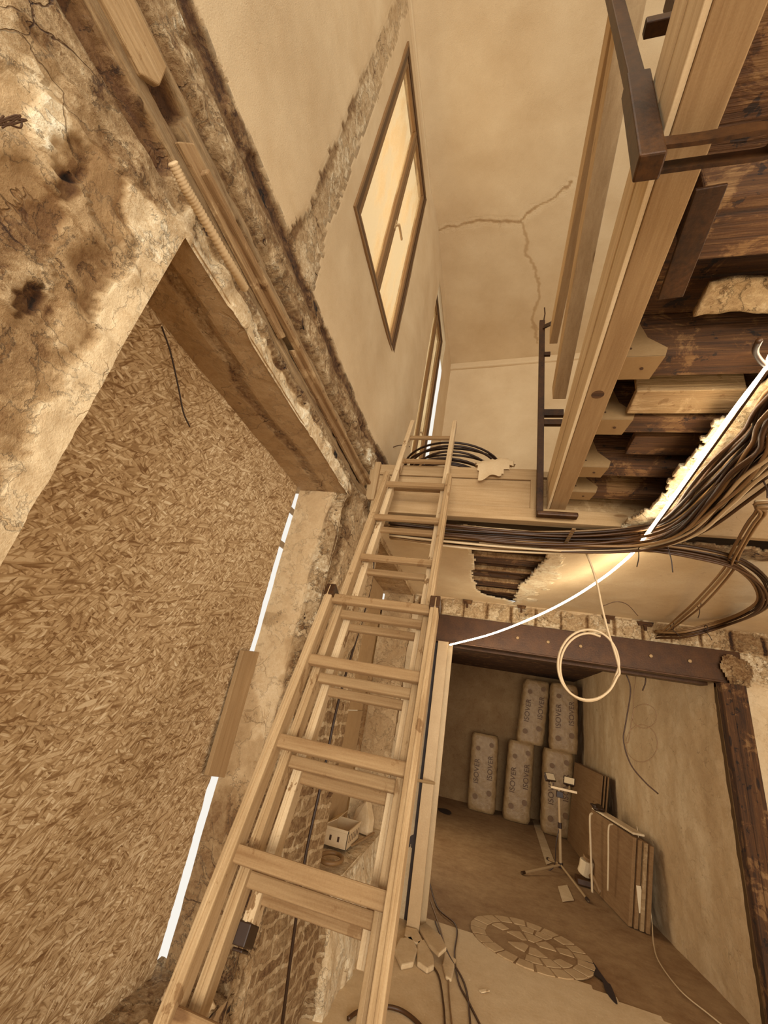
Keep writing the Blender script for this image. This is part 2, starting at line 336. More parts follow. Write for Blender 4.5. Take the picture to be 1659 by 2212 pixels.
    pl = ss(fbm(Y, Z, 4, 4, 14), .55, .58) * ss(zz, 2.95, 2.97) * band; tone += pl * .15; d += pl * .012; gn *= (1 - pl)
    # smooth upper storey plaster
    up = ss(Z + rag * .55, 3.165, 3.18); 
    tone = tone * (1 - up) + .80 * up; rg = rg * (1 - up) + .02 * up; gn *= 1 - up; d = d * (1 - up) + (n1 - .5) * .012 * up + .004 * up
    # scar of a removed partition
    cy = .99 + .02 * (Z - 3.2) / 2.8; hw = .085 + .05 * (1 - ss(Z, 3.2, 3.5)) - .02 * ss(Z, 4.6, 5.6)
    v = ss(hw - np.abs(Y - cy) + rag * .75, 0, .006) * up
    lf = ss(cy - .045 - Y + rag * .8, 0, .01) * (1 - ss(Z, 4.4, 5.0))
    tone = tone * (1 - v) + (.74 - .24 * lf) * v; rg = rg * (1 - v) + (.75 - .3 * ss(Z, 4.6, 5.4)) * v; d = d + v * (-.012 + .012 * n2)
    # pier between the openings and wall below the second one
    pr = ss(Y, 1.99, 2.0) * (1 - ss(Z, 2.62, 2.70))
    tone = tone * (1 - pr) + .68 * pr; rg = rg * (1 - pr) + .7 * pr
    ar = ss(2.16 - Y + rag * 1.5, 0, .02) * pr; tone -= ar * .16; rg = np.maximum(rg, ar); d += ar * (n2 - .62) * .10
    br = ss(1.75 - Z + (n1 - .5) * .8, 0, .25) * ss(Y + rag, 2.14, 2.22) * pr
    wb = ss(Y + (n1 - .5) * .25 + (.6 - Z) * .18, 2.98, 3.02) * (Z < .6); br *= 1 - wb
    tone = tone * (1 - wb) + .86 * wb; rg = rg * (1 - wb) + .42 * wb
    d += wb * .10 * ss(.62 - Z, 0, .6)
    jr = ss(Y, 4.23, 4.24) * (Z < 2.62); tone = tone * (1 - jr) + .46 * jr; rg = np.maximum(rg, jr); br = np.maximum(br * (1 - jr), 0)
    # keep the reveals' edges square
    for (y0, y1, z0, z1), t_ in ((O1, .010), (O2, .010), (W1, .0), (W2, .0)):
        dist = np.hypot(np.maximum(np.maximum(y0 - Y, Y - y1), 0), np.maximum(np.maximum(z0 - Z, Z - z1), 0)); k = 1 - ss(dist, .012, .05); d = d * (1 - k) + np.minimum(np.maximum(d, t_ - .004), t_ + .006) * k
    X = XL(Y) + d
    return X, Y, Z, dict(tone=tone, rough=np.minimum(rg, 1.4), brick=br, grain=gn)
def jag(Y, Z, s=1.0, seed=20): return (fbm(Y, Z, 14, 4, seed) - .5) * .05 * s
def keep_left(Y, Z):
    k = np.ones(Y.shape, bool)
    for y0, y1, z0, z1 in (O1, O2, W1, W2): k &= ~((Y > y0) & (Y < y1) & (Z > z0) & (Z < z1))
    return k
struct(grid('wall_left', -1.4, 2.12, 0, 3.28, .011, left_wall, 'broken_wall', keep_left))
struct(grid('wall_left', 2.12, 4.36, 0, 3.28, .012, left_wall, 'broken_wall', keep_left))
struct(grid('wall_left', -1.4, 4.75, 3.28, 6.3, .02, left_wall, 'broken_wall', keep_left))

struct(MB().box((-1.0, -1.4, 2.67), (-.935, 3.08, 3.94)).build('wall_left', 'smooth_plaster'), 'backing of the stripped wall band')
struct(MB().box((-1.0, 2.07, 0), (-.935, 2.60, 2.68)).build('wall_left', 'smooth_plaster'), 'core of the pier between the openings')
# reveals of the openings
def plane_fn(ax, base, amp=.01, seed=30, tone=.7, rg=.3, extra=None):
    def fn(U, V):
        n1 = fbm(U, V, 4, 5, seed); n2 = fbm(U, V, 16, 3, seed + 1); d = (n1 - .5) * amp * 2 + (n2 - .5) * amp; t = np.full(U.shape, tone) + (n1 - .5) * .12; r = np.full(U.shape, rg)
        at_ = dict(tone=t, rough=r, brick=0, grain=0)
        if extra: d = extra(U, V, d, at_)
        return {'z': (U, V, base + d, at_), 'y': (U, base + d, V, at_), 'x': (base + d, U, V, at_)}[ax]
    return fn
def soffit1(U, V, d, a):
    s = ss(.04 - np.abs(U + 1.00 + (fbm(U, V, 3, 3, 33) - .5) * .12), 0, .03); a['rough'] = a['rough'] + s * .6; a['tone'] = a['tone'] - s * .12; return d
struct(grid('trim_1', -1.35, XL(1.) + .012, .5, 2.05, .012, plane_fn('z', 2.628, .006, 31, .62, .22, soffit1), 'broken_wall'), 'plaster soffit over the boarded opening')
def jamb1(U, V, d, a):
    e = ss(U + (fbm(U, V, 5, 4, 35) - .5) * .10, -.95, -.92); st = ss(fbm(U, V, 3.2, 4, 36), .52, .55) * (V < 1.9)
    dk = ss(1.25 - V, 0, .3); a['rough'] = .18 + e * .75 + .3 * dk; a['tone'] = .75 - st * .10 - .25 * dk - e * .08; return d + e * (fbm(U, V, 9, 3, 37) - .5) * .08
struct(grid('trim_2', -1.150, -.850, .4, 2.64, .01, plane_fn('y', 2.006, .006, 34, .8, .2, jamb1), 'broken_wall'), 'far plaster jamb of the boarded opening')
struct(MB().box((-1.22, .44, .4), (-.925, .535, 2.64)).box((-.925, .527, .4), (-.866, .536, 2.64)).build('trim_3', 'smooth_plaster'), 'near jamb of the boarded opening')
def sill1(U, V, d, a): a['rough'] = .9; a['tone'] = .58; return d + fbm(U, V, 12, 4, 39) * .04
struct(grid('trim_4', -1.2, -.85, .5, 2.05, .012, plane_fn('z', .46, .02, 38, .6, .9, sill1), 'broken_wall'), 'rubble covered sill under the board sheet')
# second opening
struct(grid('trim_5', -1.16, -.79, 2.6, 4.3, .02, plane_fn('z', 2.603, .01, 41, .66, .5), 'broken_wall'), 'soffit over the second opening')
def jamb2(U, V, d, a): a['tone'] = .70; a['rough'] = .35; return d
struct(grid('trim_6', -1.100, -.785, .5, 2.62, .012, plane_fn('y', 4.243, .006, 42, .7, .35, jamb2), 'broken_wall'), 'far jamb of the second opening')
struct(MB().box((-1.16, 2.60, .5), (-.82, 2.665, 2.62)).build('trim_7', 'smooth_plaster'), 'near jamb of the second opening')
def sill2(U, V, d, a): a['tone'] = .80; a['rough'] = .5; return d
struct(grid('trim_8', -1.16, -.77, 2.62, 4.28, .015, plane_fn('z', .55, .012, 44, .8, .5, sill2), 'broken_wall'), 'dusty sill of the second opening')

# ---- floors
concrete_floor = MB().box((-1.0, -1.6, -.08), (3.1, 4.62, 0))
fl = grid('floor', -1.0, 3.1, -1.6, 4.75, .05, lambda U, V: (U, V, (fbm(U, V, 2, 3, 50) - .5) * .006, {}), 'screed', lambda u, v: v < 4.52 - .27 * (u + .06) * (u > -.06) + (fbm(u, v, 6, 3, 51) - .5) * .10)
struct(fl)
struct(grid('floor', -1.3, 3.1, 3.6, 9.9, .06, lambda U, V: (U, V, -.008 + (fbm(U, V, 2, 3, 52) - .5) * .006, {}), 'dark_screed'))
# mosaic rosette of stone setts let into the floor
mo = thing('stone_rosette', (.47, 4.62, 0), 'round rosette of pale stone setts let into the dark floor', 'floor mosaic')
base = MB(); cc = Vector((.47, 4.62, 0))
base.prism([cc + Vector((math.cos(t) * .47, math.sin(t) * .40, -.002)) for t in np.linspace(0, 2 * math.pi, 49)[:-1]], (0, 0, .004)); base.build('bed', 'dark_screed', mo)
random.seed(11)
for ring, (r0, r1, n) in enumerate([(.06, .20, 7), (.22, .33, 14), (.345, .465, 20)]):
    for i in range(n):
        if random.random() < (.35 if ring < 2 else .12): continue
        a0 = 2 * math.pi * (i + .06 + random.random() * .06) / n; a1 = 2 * math.pi * (i + .94) / n; r = r0 + random.random() * .015
        P = [(math.cos(t) * q, math.sin(t) * q * .86) for t, q in ((a0, r), (a0, r1), ((a0 + a1) / 2, r1 * 1.01), (a1, r1), (a1, r))]
        MB().prism([cc + Vector((x, y, 0)) for x, y in P], (0, 0, .006 + random.random() * .004)).build('sett', 'sett_stone', mo, .002)

# ---- far wall with the doorway
def far_wall(U, V):
    n1 = fbm(U, V, 4, 4, 60); n2 = fbm(U, V, 14, 4, 61); rag = (n2 - .5) * .05
    tone = np.full(U.shape, .80); rg = np.full(U.shape, .12)
    b = ss(V + rag, 2.46, 2.47) * ss(2.64 - V + rag, 0, .01); j = np.abs(((U + .03) % .235) - .117); col = ss(.014 - np.abs(j - .117) + rag * .15, 0, .006)
    tone = tone * (1 - b) + (.74 - .38 * col) * b; rg = rg * (1 - b) + .75 * b; d = (n1 - .5) * .012 + b * (.012 * (1 - col) - .012) 
    right = ss(U + rag * 2, 1.95, 2.0) * ss(V, 2.15, 2.3); rg = np.maximum(rg, right * .9); tone = tone - right * .10; d += right * (n2 - .5) * .05
    dk = ss(U, 1.35, 1.6) * b; tone -= dk * .12
    return U, 4.35 - d, V, dict(tone=tone, rough=rg, brick=0, grain=0)
struct(grid('wall_far', -.84, 3.1, 0, 2.68, .014, far_wall, 'broken_wall', lambda u, v: ~((u > -.52) & (u < 1.91) & (v < 2.42)), flip=False), 'plaster wall around the doorway')
struct(MB().box((-.86, 4.40, 0), (-.60, 4.75, 2.68)).box((1.97, 4.40, 0), (3.1, 4.75, 2.68)).box((-.86, 4.46, 2.42), (3.1, 4.75, 2.68)).build('wall_far', 'smooth_plaster'))
# patches of mortar dropped below the ceiling
for i, (px, py, s) in enumerate([(1010, 1302, .05), (1127, 1312, .045), (1315, 1335, .06), (1395, 1350, .07)]):
    p = at(px, py, y=4.33)
    MB().prism([p + Vector(q) for q in ((-s, 0, .03), (s, 0, .03), (s * .75, 0, -.012), (s * .15, 0, -.008), (.008, 0, -.05), (-.012, 0, -.05), (-s * .2, 0, -.005), (-s * .8, 0, -.01))], (0, .02, 0)).build('mortar_patch', 'old_wood_x')
    o = bpy.context.scene.objects[-1] if False else COL.objects[-1]; tag(o, '%s of the four dark flared mortar beds above the steel lintel' % ['leftmost', 'second from left', 'second from right', 'rightmost'][i], 'mortar', 'mortar beds above the lintel')

# ---- back room
struct(grid('wall_back', -1.4, 1.9, -.08, 2.56, .05, plane_fn('y', 9.75, .01, 70, .52, .15), 'broken_wall'))
def rb(U, V, d, a): a['tone'] = .76 + (fbm(U, V * .35, 5, 4, 72) - .5) * .18; a['rough'] = .14; return d + .16 * (1 - np.clip((U - 4.4) / 1.7, 0, 1))
struct(grid('wall_right', 4.38, 9.8, -.05, 2.56, .03, plane_fn('x', 1.74, .012, 71, .74, .2, rb), 'broken_wall'), 'plaster side wall of the back room')
struct(MB().box((-1.4, 4.7, 0), (-1.3, 9.8, 2.56)).build('wall_left', 'smooth_plaster'), 'left side wall of the back room')
struct(MB().box((-1.4, 4.7, 2.5), (1.8, 9.8, 2.56)).build('ceiling', 'old_wood_x'), 'dark timber ceiling of the back room')

# ---- ground floor right side, upper floor and upper storey
struct(MB().box((3.0, -1.6, 0), (3.1, 4.4, 3.0)).build('wall_right', 'smooth_plaster'))
struct(MB().box((-.9, 2.36, 2.99), (3.1, 4.75, 3.03)).build('floor', 'pine_x'), 'upper storey floor beyond the trimmer')
def upf(U, V, d, a): return d
struct(grid('wall_far', -.9, 3.1, 3.0, 6.3, .04, lambda U, V: (U, 4.70 - .10 * (U + .9) / 1.3 + (fbm(U, V, 2, 3, 75) - .5) * .02, V, dict(tone=.83 + (fbm(U, V, 1.5, 3, 76) - .5) * .04, rough=.02, brick=0, grain=0)), 'broken_wall'), 'pale far wall of the upper storey')
CRK = [at(p[0], p[1], z=6.24) for p in ((945, 500), (1000, 482), (1060, 478), (1125, 480), (1160, 450), (1185, 432), (1215, 415), (1235, 392))]
CRK2 = [at(p[0], p[1], z=6.24) for p in ((1130, 480), (1135, 520), (1150, 570), (1165, 600), (1160, 650), (1150, 690), (1162, 740))]
def seg_dist(U, V, path):
    D = np.full(U.shape, 9.0)
    for a, b in zip(path, path[1:]):
        ax, ay, bx, by = a.x, a.y, b.x, b.y; L = (bx - ax) ** 2 + (by - ay) ** 2; t = np.clip(((U - ax) * (bx - ax) + (V - ay) * (by - ay)) / L, 0, 1)
        D = np.minimum(D, np.hypot(U - ax - t * (bx - ax), V - ay - t * (by - ay)))
    return D
def up_ceil(U, V):
    w = (fbm(U, V, 7, 4, 77) - .5) * .10; dd = seg_dist(U + w, V + w * .7, CRK); d2 = seg_dist(U + w, V - w, CRK2)
    c = np.maximum(.6 * ss(.016 - dd, 0, .012) * ss(fbm(U, V, 3, 2, 79), .3, .6), .35 * ss(.022 - d2, 0, .018)); halo = ss(.06 - dd, 0, .02)
    return U, V, 6.24 + .004 * c + (fbm(U, V, 1.4, 3, 78) - .5) * .03, dict(tone=.83 + (fbm(U, V, 1.2, 3, 80) - .5) * .05 - .34 * c + .012 * halo, rough=.02 + .06 * halo, brick=0, grain=0)
struct(grid('ceiling', -.95, 3.1, -1.6, 4.8, .012, up_ceil, 'broken_wall'), 'cracked plaster ceiling of the upper storey')
struct(MB().bar((-.86, 4.68, 6.2), (3.1, 4.40, 6.2), .06, .11).build('trim_10', 'smooth_plaster', None, .02), 'cove between far wall and upper ceiling')
struct(MB().bar((-.845, -1.4, 6.215), (-.845, 4.7, 6.215), .035, .05).build('trim_11', 'smooth_plaster', None, .008), 'plaster bead between left wall and upper ceiling')
struct(MB().bar((-.83, 4.66, 3.0), (-.83, 4.66, 6.2), .04, .04, (0, 1, 0)).build('trim_12', 'smooth_plaster', None, .01), 'plaster bead in the far corner of the upper storey')

# lower plaster ceiling beyond the trimmer, with a hole, and the torn remainder on the right
HP = [at(*p, z=2.65) for p in ((1012, 1172), (1022, 1215), (1020, 1250), (1035, 1283), (1075, 1292), (1112, 1302), (1120, 1268), (1150, 1240), (1172, 1215), (1178, 1190), (1090, 1172))]
def inpoly(U, V, P):
    c = np.zeros(U.shape, bool); n = len(P)
    for i in range(n):
        x0, y0, x1, y1 = P[i].x, P[i].y, P[(i + 1) % n].x, P[(i + 1) % n].y
        m = ((y0 > V) != (y1 > V)) & (U < (x1 - x0) * (V - y0) / (y1 - y0 + 1e-12) + x0); c ^= m
    return c
def low_ceil(U, V):
    e = ss(2.62 - V + (fbm(U, V, 9, 3, 82) - .5) * .2, 0, .03); n = fbm(U, V, 10, 4, 83)
    hd = np.hypot(U - .07, (V - 3.2) * .33); nr = ss(.42 - hd + (n - .5) * .25, 0, .02) * ss(U, .1, .2)
    return U, V, 2.65 + (fbm(U, V, 2, 3, 81) - .5) * .02 - .006 * nr + .02 * (n - .5) * e, dict(tone=.87 - .37 * e + .03 * nr + 0 * U, rough=.06 + .8 * e + .3 * nr, brick=0, grain=0)
struct(grid('ceiling', -.9, 3.1, 2.40, 4.36, .014, low_ceil, 'broken_wall', lambda u, v: ~inpoly(u + (fbm(u, v, 22, 3, 84) - .5) * .07, v + (fbm(u, v, 18, 3, 85) - .5) * .10, HP) & (v > 2.44 + (fbm(u, v, 10, 4, 86) - .5) * .14), solid=.014, flip=True), 'lower plaster ceiling with a torn hole')
def keepR(u, v): return (u > np.interp(v, [.9, 1.24, 1.41, 1.7, 1.98, 2.1, 2.33], [.86, .80, .74, .75, .74, .71, .66]) + (fbm(u, v, 16, 4, 87) - .5) * .10) & (v > 1.0 + (fbm(u, v, 7, 3, 88) - .5) * .1)
def rc(U, V):
    e = ss(.88 - U + (fbm(U, V, 13, 4, 89) - .5) * .12, 0, .02); return U, V, 2.655 + (fbm(U, V, 3, 3, 90) - .5) * .015 + .012 * e + .03 * e * (fbm(U, V, 20, 3, 91) - .5), dict(tone=.78 + .04 * e, rough=.06 + .6 * e, brick=0, grain=0)
struct(grid('ceiling', .55, 3.1, .85, 2.33, .012, rc, 'broken_wall', keepR, solid=.016, flip=True), 'torn plaster ceiling under the right hand joists')
# laths and joists above the hole
for i in range(8):
    y = 2.62 + i * .225
    tag(MB().box((-.35, y, 2.695), (.55, y + .17, 2.715)).build('ceiling_board', 'old_wood_x', None, .003), 'dark rough board exposed in the torn ceiling hole', 'board', 'boards above the ceiling hole')
for y in (2.66, 2.98, 3.30, 3.62, 3.94):
    tag(MB().box((-.4, y, 2.668), (.6, y + .045, 2.694)).build('ceiling_lath', 'mid_wood_y', None, .003), 'ceiling lath crossing the torn hole in the ceiling', 'lath', 'laths in the ceiling hole')

# ================================================================ BIG THINGS
# ---- board sheets in the openings
def sheet(name, y0, y1, z0, z1, x, label, mat='osb', slitdir=1):
    pts = []; n = 60
    for i in range(n + 1):
        z = z0 + (z1 - z0) * i / n; pts.append((x, y1 - .034 * float(fbm(np.array([z]), np.array([y1]), 7, 4, 55)[0]) + .006 - .004 * random.random(), z))
    poly = [(x, y0, z0)] + pts + [(x, y0, z1)]
    return tag(MB().prism(poly, (-.018, 0, 0)).build(name, mat), label, 'board sheet')
random.seed(3)
sheet('osb_sheet', .38, 1.972, 1.372, 2.66, -1.15, 'upper strand board sheet closing the large wall opening, above the seam')
sheet('osb_sheet', .38, 1.964, .40, 1.376, -1.157, 'lower strand board sheet closing the large wall opening, below the seam')
sheet('fibre_board', 2.60, 4.19, .56, 1.43, -1.10, 'plain board sheet closing the lower part of the opening behind the ladder', 'fibre')
sheet('fibre_board', 2.60, 4.205, 1.44, 2.64, -1.105, 'plain board sheet closing the upper part of the opening behind the ladder', 'fibre')
a = at(527, 1405, x=-1.12); b = at(572, 1410, x=-1.12); c = at(500, 1682, x=-1.12); dd = at(449, 1676, x=-1.12)
tag(MB().prism([a, b, c, dd], (-.022, 0, 0)).build('batten', 'pine_z', None, .003), 'planed wooden batten covering the middle of the light gap', 'batten')
tag(MB().box((-1.105, 4.16, 1.08), (-1.075, 4.235, 1.86)).build('batten', 'mid_wood_y', None, .003), 'short batten over the light gap in the opening behind the ladder', 'batten')
# old timber battens and conduit lying in the floor scar
tag(MB().bar(at(440, 370, x=-.835), (-.835, 4.1, 2.905), .028, .022).build('timber_batten', 'mid_wood_y', None, .004), 'long thin batten running along the stripped wall band', 'batten')
pl = MB()
pl.prism([(-.868, -1.3, 2.79), (-.868, .275, 2.79), (-.868, .31, 2.835), (-.868, .30, 2.90), (-.868, -1.3, 2.90)], (.022, 0, 0))
tag(pl.build('timber_plank', 'worn_plank', None, .004), 'flat planed plank end in the stripped band at upper left', 'plank')
tag(MB().prism([(-.86, .40, 2.79), (-.86, 1.02, 2.775), (-.86, 1.04, 2.81), (-.86, .43, 2.85)], (.018, 0, 0)).build('timber_plank', 'mid_wood_y', None, .004), 'worn plank above the arris of the boarded opening', 'plank')
tag(MB().prism([(-.86, 1.10, 2.80), (-.86, 2.25, 2.80), (-.86, 2.25, 2.86), (-.86, 1.14, 2.85)], (.018, 0, 0)).build('timber_plank', 'mid_wood_y', None, .004), 'worn plank over the far end of the boarded opening', 'plank')
cp = spline([at(372, 350, x=-.79), at(400, 405, x=-.788), at(430, 455, x=-.788), at(465, 515, x=-.788), at(500, 575, x=-.79), at(530, 625, x=-.80)], 14)
cpm = MB().tube(cp, lambda t: .0120 + .0018 * (1 if int(t * 70 + .5) % 2 else -1), 10)
tag(cpm.build('corrugated_conduit', 'conduit', None, 0, True), 'corrugated conduit in the stripped band above the opening', 'conduit')
# rubble lumps in the band
random.seed(5)
def lump(name, c, r, mat, seed, flat_=.6, sq=(1, 1, 1)):
    import bmesh
    bm = bmesh.new(); bmesh.ops.create_icosphere(bm, subdivisions=3, radius=1)
    from mathutils import noise as mn
    for v in bm.verts:
        p = v.co.copy(); k = 1 + .45 * (mn.noise(p * 1.3 + Vector((seed, 0, 0))) + .5 * mn.noise(p * 3.1 + Vector((0, seed, 0))) + .2 * mn.noise(p * 7 + Vector((0, 0, seed))))
        v.co = Vector((p.x * sq[0], p.y * sq[1], p.z * sq[2] * flat_)) * k * r
    me = bpy.data.meshes.new(name); bm.to_mesh(me); bm.free(); me.polygons.foreach_set('use_smooth', [True] * len(me.polygons)); me.materials.append(MAT[mat]); o = bpy.data.objects.new(name, me); COL.objects.link(o); o.location = c; return o
# ---- trimmer board across the void
tr = thing('trimmer_beam', (0, 2.35, 2.65), 'new pine trimmer beam across the void under the ladder top', 'beam')
MB().box((-.80, 2.335, 2.755), (.235, 2.38, 2.945)).build('board', 'pine_x', tr, .004)
MB().box((-.80, 2.325, 2.948), (.235, 2.40, 3.025)).build('top_board', 'pine_x', tr, .004)
MB().box((.24, 2.335, 2.72), (3.0, 2.42, 2.96)).build('long_board', 'grey_pine_x', tr, .004)
MB().box((-.80, 2.315, 2.665), (3.0, 2.385, 2.75)).build('bottom_rail', 'pine_x', tr, .004)
MB().box((.19, 2.322, 2.752), (.24, 2.336, 2.95)).build('cleat', 'pine_z', tr, .002)
MB().box((-.845, 2.30, 2.74), (-.78, 2.42, 3.03)).build('end_block', 'pine_z', tr, .004)
# ---- main beam
mb_ = thing('main_beam', (.33, 1, 2.75), 'long laminated pine beam edging the upper floor opening', 'beam')
MB().box((.285, -1.6, 2.752), (.299, 2.325, 2.975)).build('lamination', 'light_pine_y', mb_, .002)
MB().box((.281, -1.6, 2.86), (.285, 2.325, 2.93)).build('edge_strip', 'light_pine_y', mb_, .001)
MB().box((.2995, -1.6, 2.75), (.385, 2.33, 2.985)).build('body', 'pine_y', mb_, .003)
MB().tube([(.338, 1.33, 2.7495), (.338, 1.33, 2.752)], .022, 20).build('knot', 'old_wood_x', mb_)
# ---- guard rails above it
def rail(px0, px1, w, h, label, x=.272):
    a = at(*px0, x=x); b = at(*px1, x=x); b2 = a + (b - a) * 1.0; a2 = a - (b - a).normalized() * 1.2
    a2 = a2 + Vector((w / 2, 0, h / 2)); b2 = b2 + Vector((w / 2, 0, h / 2))
    return tag(MB().bar(a2, b2, w, h).build('guard_rail', 'rail_pine', None, .003), label, 'guard rail')
rail((1262, 350), (1187, 742), .05, .12, 'upper pine guard rail along the edge of the void')
rail((1322, 120), (1193, 866), .072, .11, 'lower pine guard rail along the edge of the void', .275)
# ---- steel clamp posts
cpst = thing('guard_rail_post', (.245, 2.28, 2.68), 'thin dark steel guard rail post at the far end of the main beam', 'post')
MB().bar((.24, 2.28, 2.69), (.235, 2.28, 4.26), .038, .03, (0, 1, 0)).build('pole', 'rust_steel', cpst, .003)
MB().box((.22, 2.235, 2.672), (.44, 2.285, 2.70)).build('lower_jaw', 'rust_steel', cpst, .008)
MB().box((.25, 2.27, 3.33), (.375, 2.30, 3.37)).box((.25, 2.27, 3.40), (.375, 2.30, 3.45)).build('rail_holder', 'rust_steel', cpst, .003)
MB().bar((.245, 2.26, 4.18), (.285, 2.20, 4.14), .012, .03).build('upper_hook', 'rust_steel', cpst, .002); MB().box((.25, 2.25, 3.90), (.29, 2.27, 3.93)).build('upper_hook', 'rust_steel', cpst, .002)
MB().tube([(.245, 2.27, 4.25), (.252, 2.265, 4.32), (.248, 2.262, 4.38)], .005, 6).build('wire', 'rust_steel', cpst)
P0 = at(1400, 345, x=.255); P1 = at(1376, 200, x=.255); P2 = at(1318, -40, x=.255); P3 = P2 + (P2 - P1) * .6
c2 = thing('guard_rail_clamp', P0, 'heavy rusty steel clamp post gripping the near part of the main beam', 'clamp')
MB().bar(P0 + Vector((0, 0, -.03)), P0 + (P1 - P0) * 1.15, .05, .05, (0, 1, 0)).build('sleeve', 'rust_steel', c2, .004)
MB().bar(P1, P3, .036, .036, (0, 1, 0)).build('pole', 'rust_steel', c2, .003)
jw = [at(1425, 310, z=2.70), at(1520, 298, z=2.70), at(1640, 277, z=2.70), at(1668, 283, z=2.70), at(1678, 300, z=2.70), at(1665, 322, z=2.70), at(1640, 334, z=2.70), at(1520, 350, z=2.70), at(1418, 364, z=2.70)]
jv = MB(); pj = spline(jw, 6)
k0 = 0
for p in pj: jv.v += [(p.x, p.y, p.z - .016), (p.x, p.y, p.z + .016)]
for i in range(len(pj) - 1): jv.f.append((2 * i, 2 * i + 2, 2 * i + 3, 2 * i + 1))
jo = jv.build('lower_jaw', 'rust_steel', c2); m = jo.modifiers.new('thick', 'SOLIDIFY'); m.thickness = .008; m.offset = 0
Q = at(1392, 62, x=.30)
MB().bar(Q, Q + Vector((.075, 0, 0)), .034, .034).bar(Q + Vector((.075, 0, -.03)), Q + Vector((.075, 0, .16)), .02, .05, (0, 1, 0)).build('rail_holder', 'rust_steel', c2, .003)

# ---- joists under the right hand floor
jl = [('joist nearest the steel clamp', 1.165, 1.265), ('second joist from the steel clamp', 1.50, 1.595), ('third joist from the steel clamp', 1.865, 1.955), ('last joist before the trimmer', 2.12, 2.20)]
for i, (nm, y0, y1) in enumerate(jl):
    tag(MB().box((.40, y0, 2.772), (2.98, y1, 2.965)).build('floor_joist', 'old_wood_x', None, .006), 'old dark timber %s' % nm, 'joist')
    h = thing('joist_hanger', (.45, (y0 + y1) / 2, 2.77), 'galvanised hanger carrying the %s' % nm, 'joist hanger')
    g = MB(); g.prism([(.388, y0 - .003, 2.97), (.388, y0 - .003, 2.765), (.505, y0 - .003, 2.765), (.515, y0 - .003, 2.80), (.46, y0 - .003, 2.85), (.425, y0 - .003, 2.97)], (0, .002, 0)); g.build('side_plate', 'galvanised', h)
    MB().prism([(.388, y0 - .003, 2.763), (.388, y1 + .003, 2.763), (.49, y1 + .003, 2.763), (.505, y0 - .003, 2.763)], (0, 0, .003)).build('seat_plate', 'galvanised', h)
    for z in (2.80, 2.83, 2.86, 2.89, 2.92, 2.95): MB().tube([(.405, y0 - .006, z), (.405, y0 - .002, z)], .0035, 8).build('nail', 'ink', h)
    MB().tube([(.45, (y0 + y1) / 2, 2.760), (.45, (y0 + y1) / 2, 2.764)], .006, 8).build('nail', 'ink', h)
# subfloor boards above the joists
ys = [-.5, -.2, .12, .42, .66, .86, 1.04, 1.22, 1.42, 1.62, 1.82, 2.02, 2.18, 2.325]
for i, (y0, y1) in enumerate(zip(ys, ys[1:])):
    tag(MB().box((.39, y0 + .002, 2.968 + .004 * (i % 2)), (2.98, y1 - .003, 2.992)).build('subfloor_board', 'old_wood_x', None, .002), 'rough dark subfloor board over the old joists, number %s counted from the trimmer beam' % ['thirteen', 'twelve', 'eleven', 'ten', 'nine', 'eight', 'seven', 'six', 'five', 'four', 'three', 'two', 'one'][i], 'floor board', 'subfloor boards over the joists')
tag(MB().box((.44, .70, 2.80), (2.98, .86, 2.955)).build('floor_joist', 'old_wood_x', None, .006), 'broad old timber under the floor beside the rusty angle piece', 'joist')
mo2 = grid('mortar_slab', .57, 2.9, .985, 1.10, .012, lambda U, V: (U, V, 2.86 + (fbm(U, V, 8, 4, 95) - .5) * .05 + .05 * ss(np.abs(V - 1.02) + (fbm(U, V, 6, 3, 96) - .5) * .05, .06, .09), dict(tone=.66, rough=.6, brick=0, grain=0)), 'broken_wall', solid=.02, flip=True)
tag(mo2, 'pale lump of mortar wedged between the old floor timbers', 'mortar')
tag(MB().box((.475, 1.345, 2.775), (.82, 1.475, 2.80)).box((.475, 1.345, 2.80), (.82, 1.365, 2.90)).build('pine_offcut', 'grey_pine_x', None, .004), 'pine offcut fixed between the first and second joists', 'board')
tag(MB().box((.56, 1.66, 2.80), (1.2, 1.80, 2.83)).build('board_offcut', 'old_wood_x', None, .004), 'dark board fixed between the second and third joists', 'board')
a1 = at(1538, 405, z=2.76); a2 = at(1448, 645, z=2.76)
an = thing('steel_angle', a2, 'rusty steel angle piece beside the main beam', 'steel angle')
MB().bar((a1.x - .0, a1.y, 2.765), (a2.x + .0, a2.y, 2.765), .062, .01).build('flange', 'rust_steel', an, .002)

# ---- steel lintel
li = thing('steel_lintel', (.85, 4.32, 2.18), 'riveted dark steel beam spanning over the doorway', 'lintel')
MB().box((-.56, 4.335, 2.19), (2.12, 4.36, 2.46)).build('web', 'lintel_steel', li, .003)
MB().prism([(-.52, 4.25, 2.175), (1.93, 4.25, 2.175), (1.93, 4.25, 2.190), (-.52, 4.25, 2.190)], (0, .10, 0)).build('bottom_flange', 'lintel_steel', li, .003)
MB().box((-.56, 4.46, 2.16), (2.12, 4.58, 2.44)).build('rear_beam', 'lintel_steel', li, .003)
for px, py in ((1118, 1378), (1184, 1387), (1254, 1396), (1406, 1417), (1490, 1428)):
    p = at(px, py, y=4.33); MB().tube([p + Vector((0, .006, 0)), p + Vector((0, -.008, 0))], .016, 12).build('rivet', 'galvanised', li, .004)
tag(grid('mortar_lump', 1.93, 2.2, 2.12, 2.46, .012, lambda U, V: (U, 4.315 - .03 * fbm(U, V, 9, 4, 97), V, dict(tone=.48, rough=1, brick=0, grain=0)), 'broken_wall', lambda u, v: np.hypot(u - 2.06, (v - 2.29) * .8) < .11 + .05 * (fbm(u, v, 9, 3, 98) - .5)), 'crumbling mortar at the right bearing of the steel lintel', 'mortar')
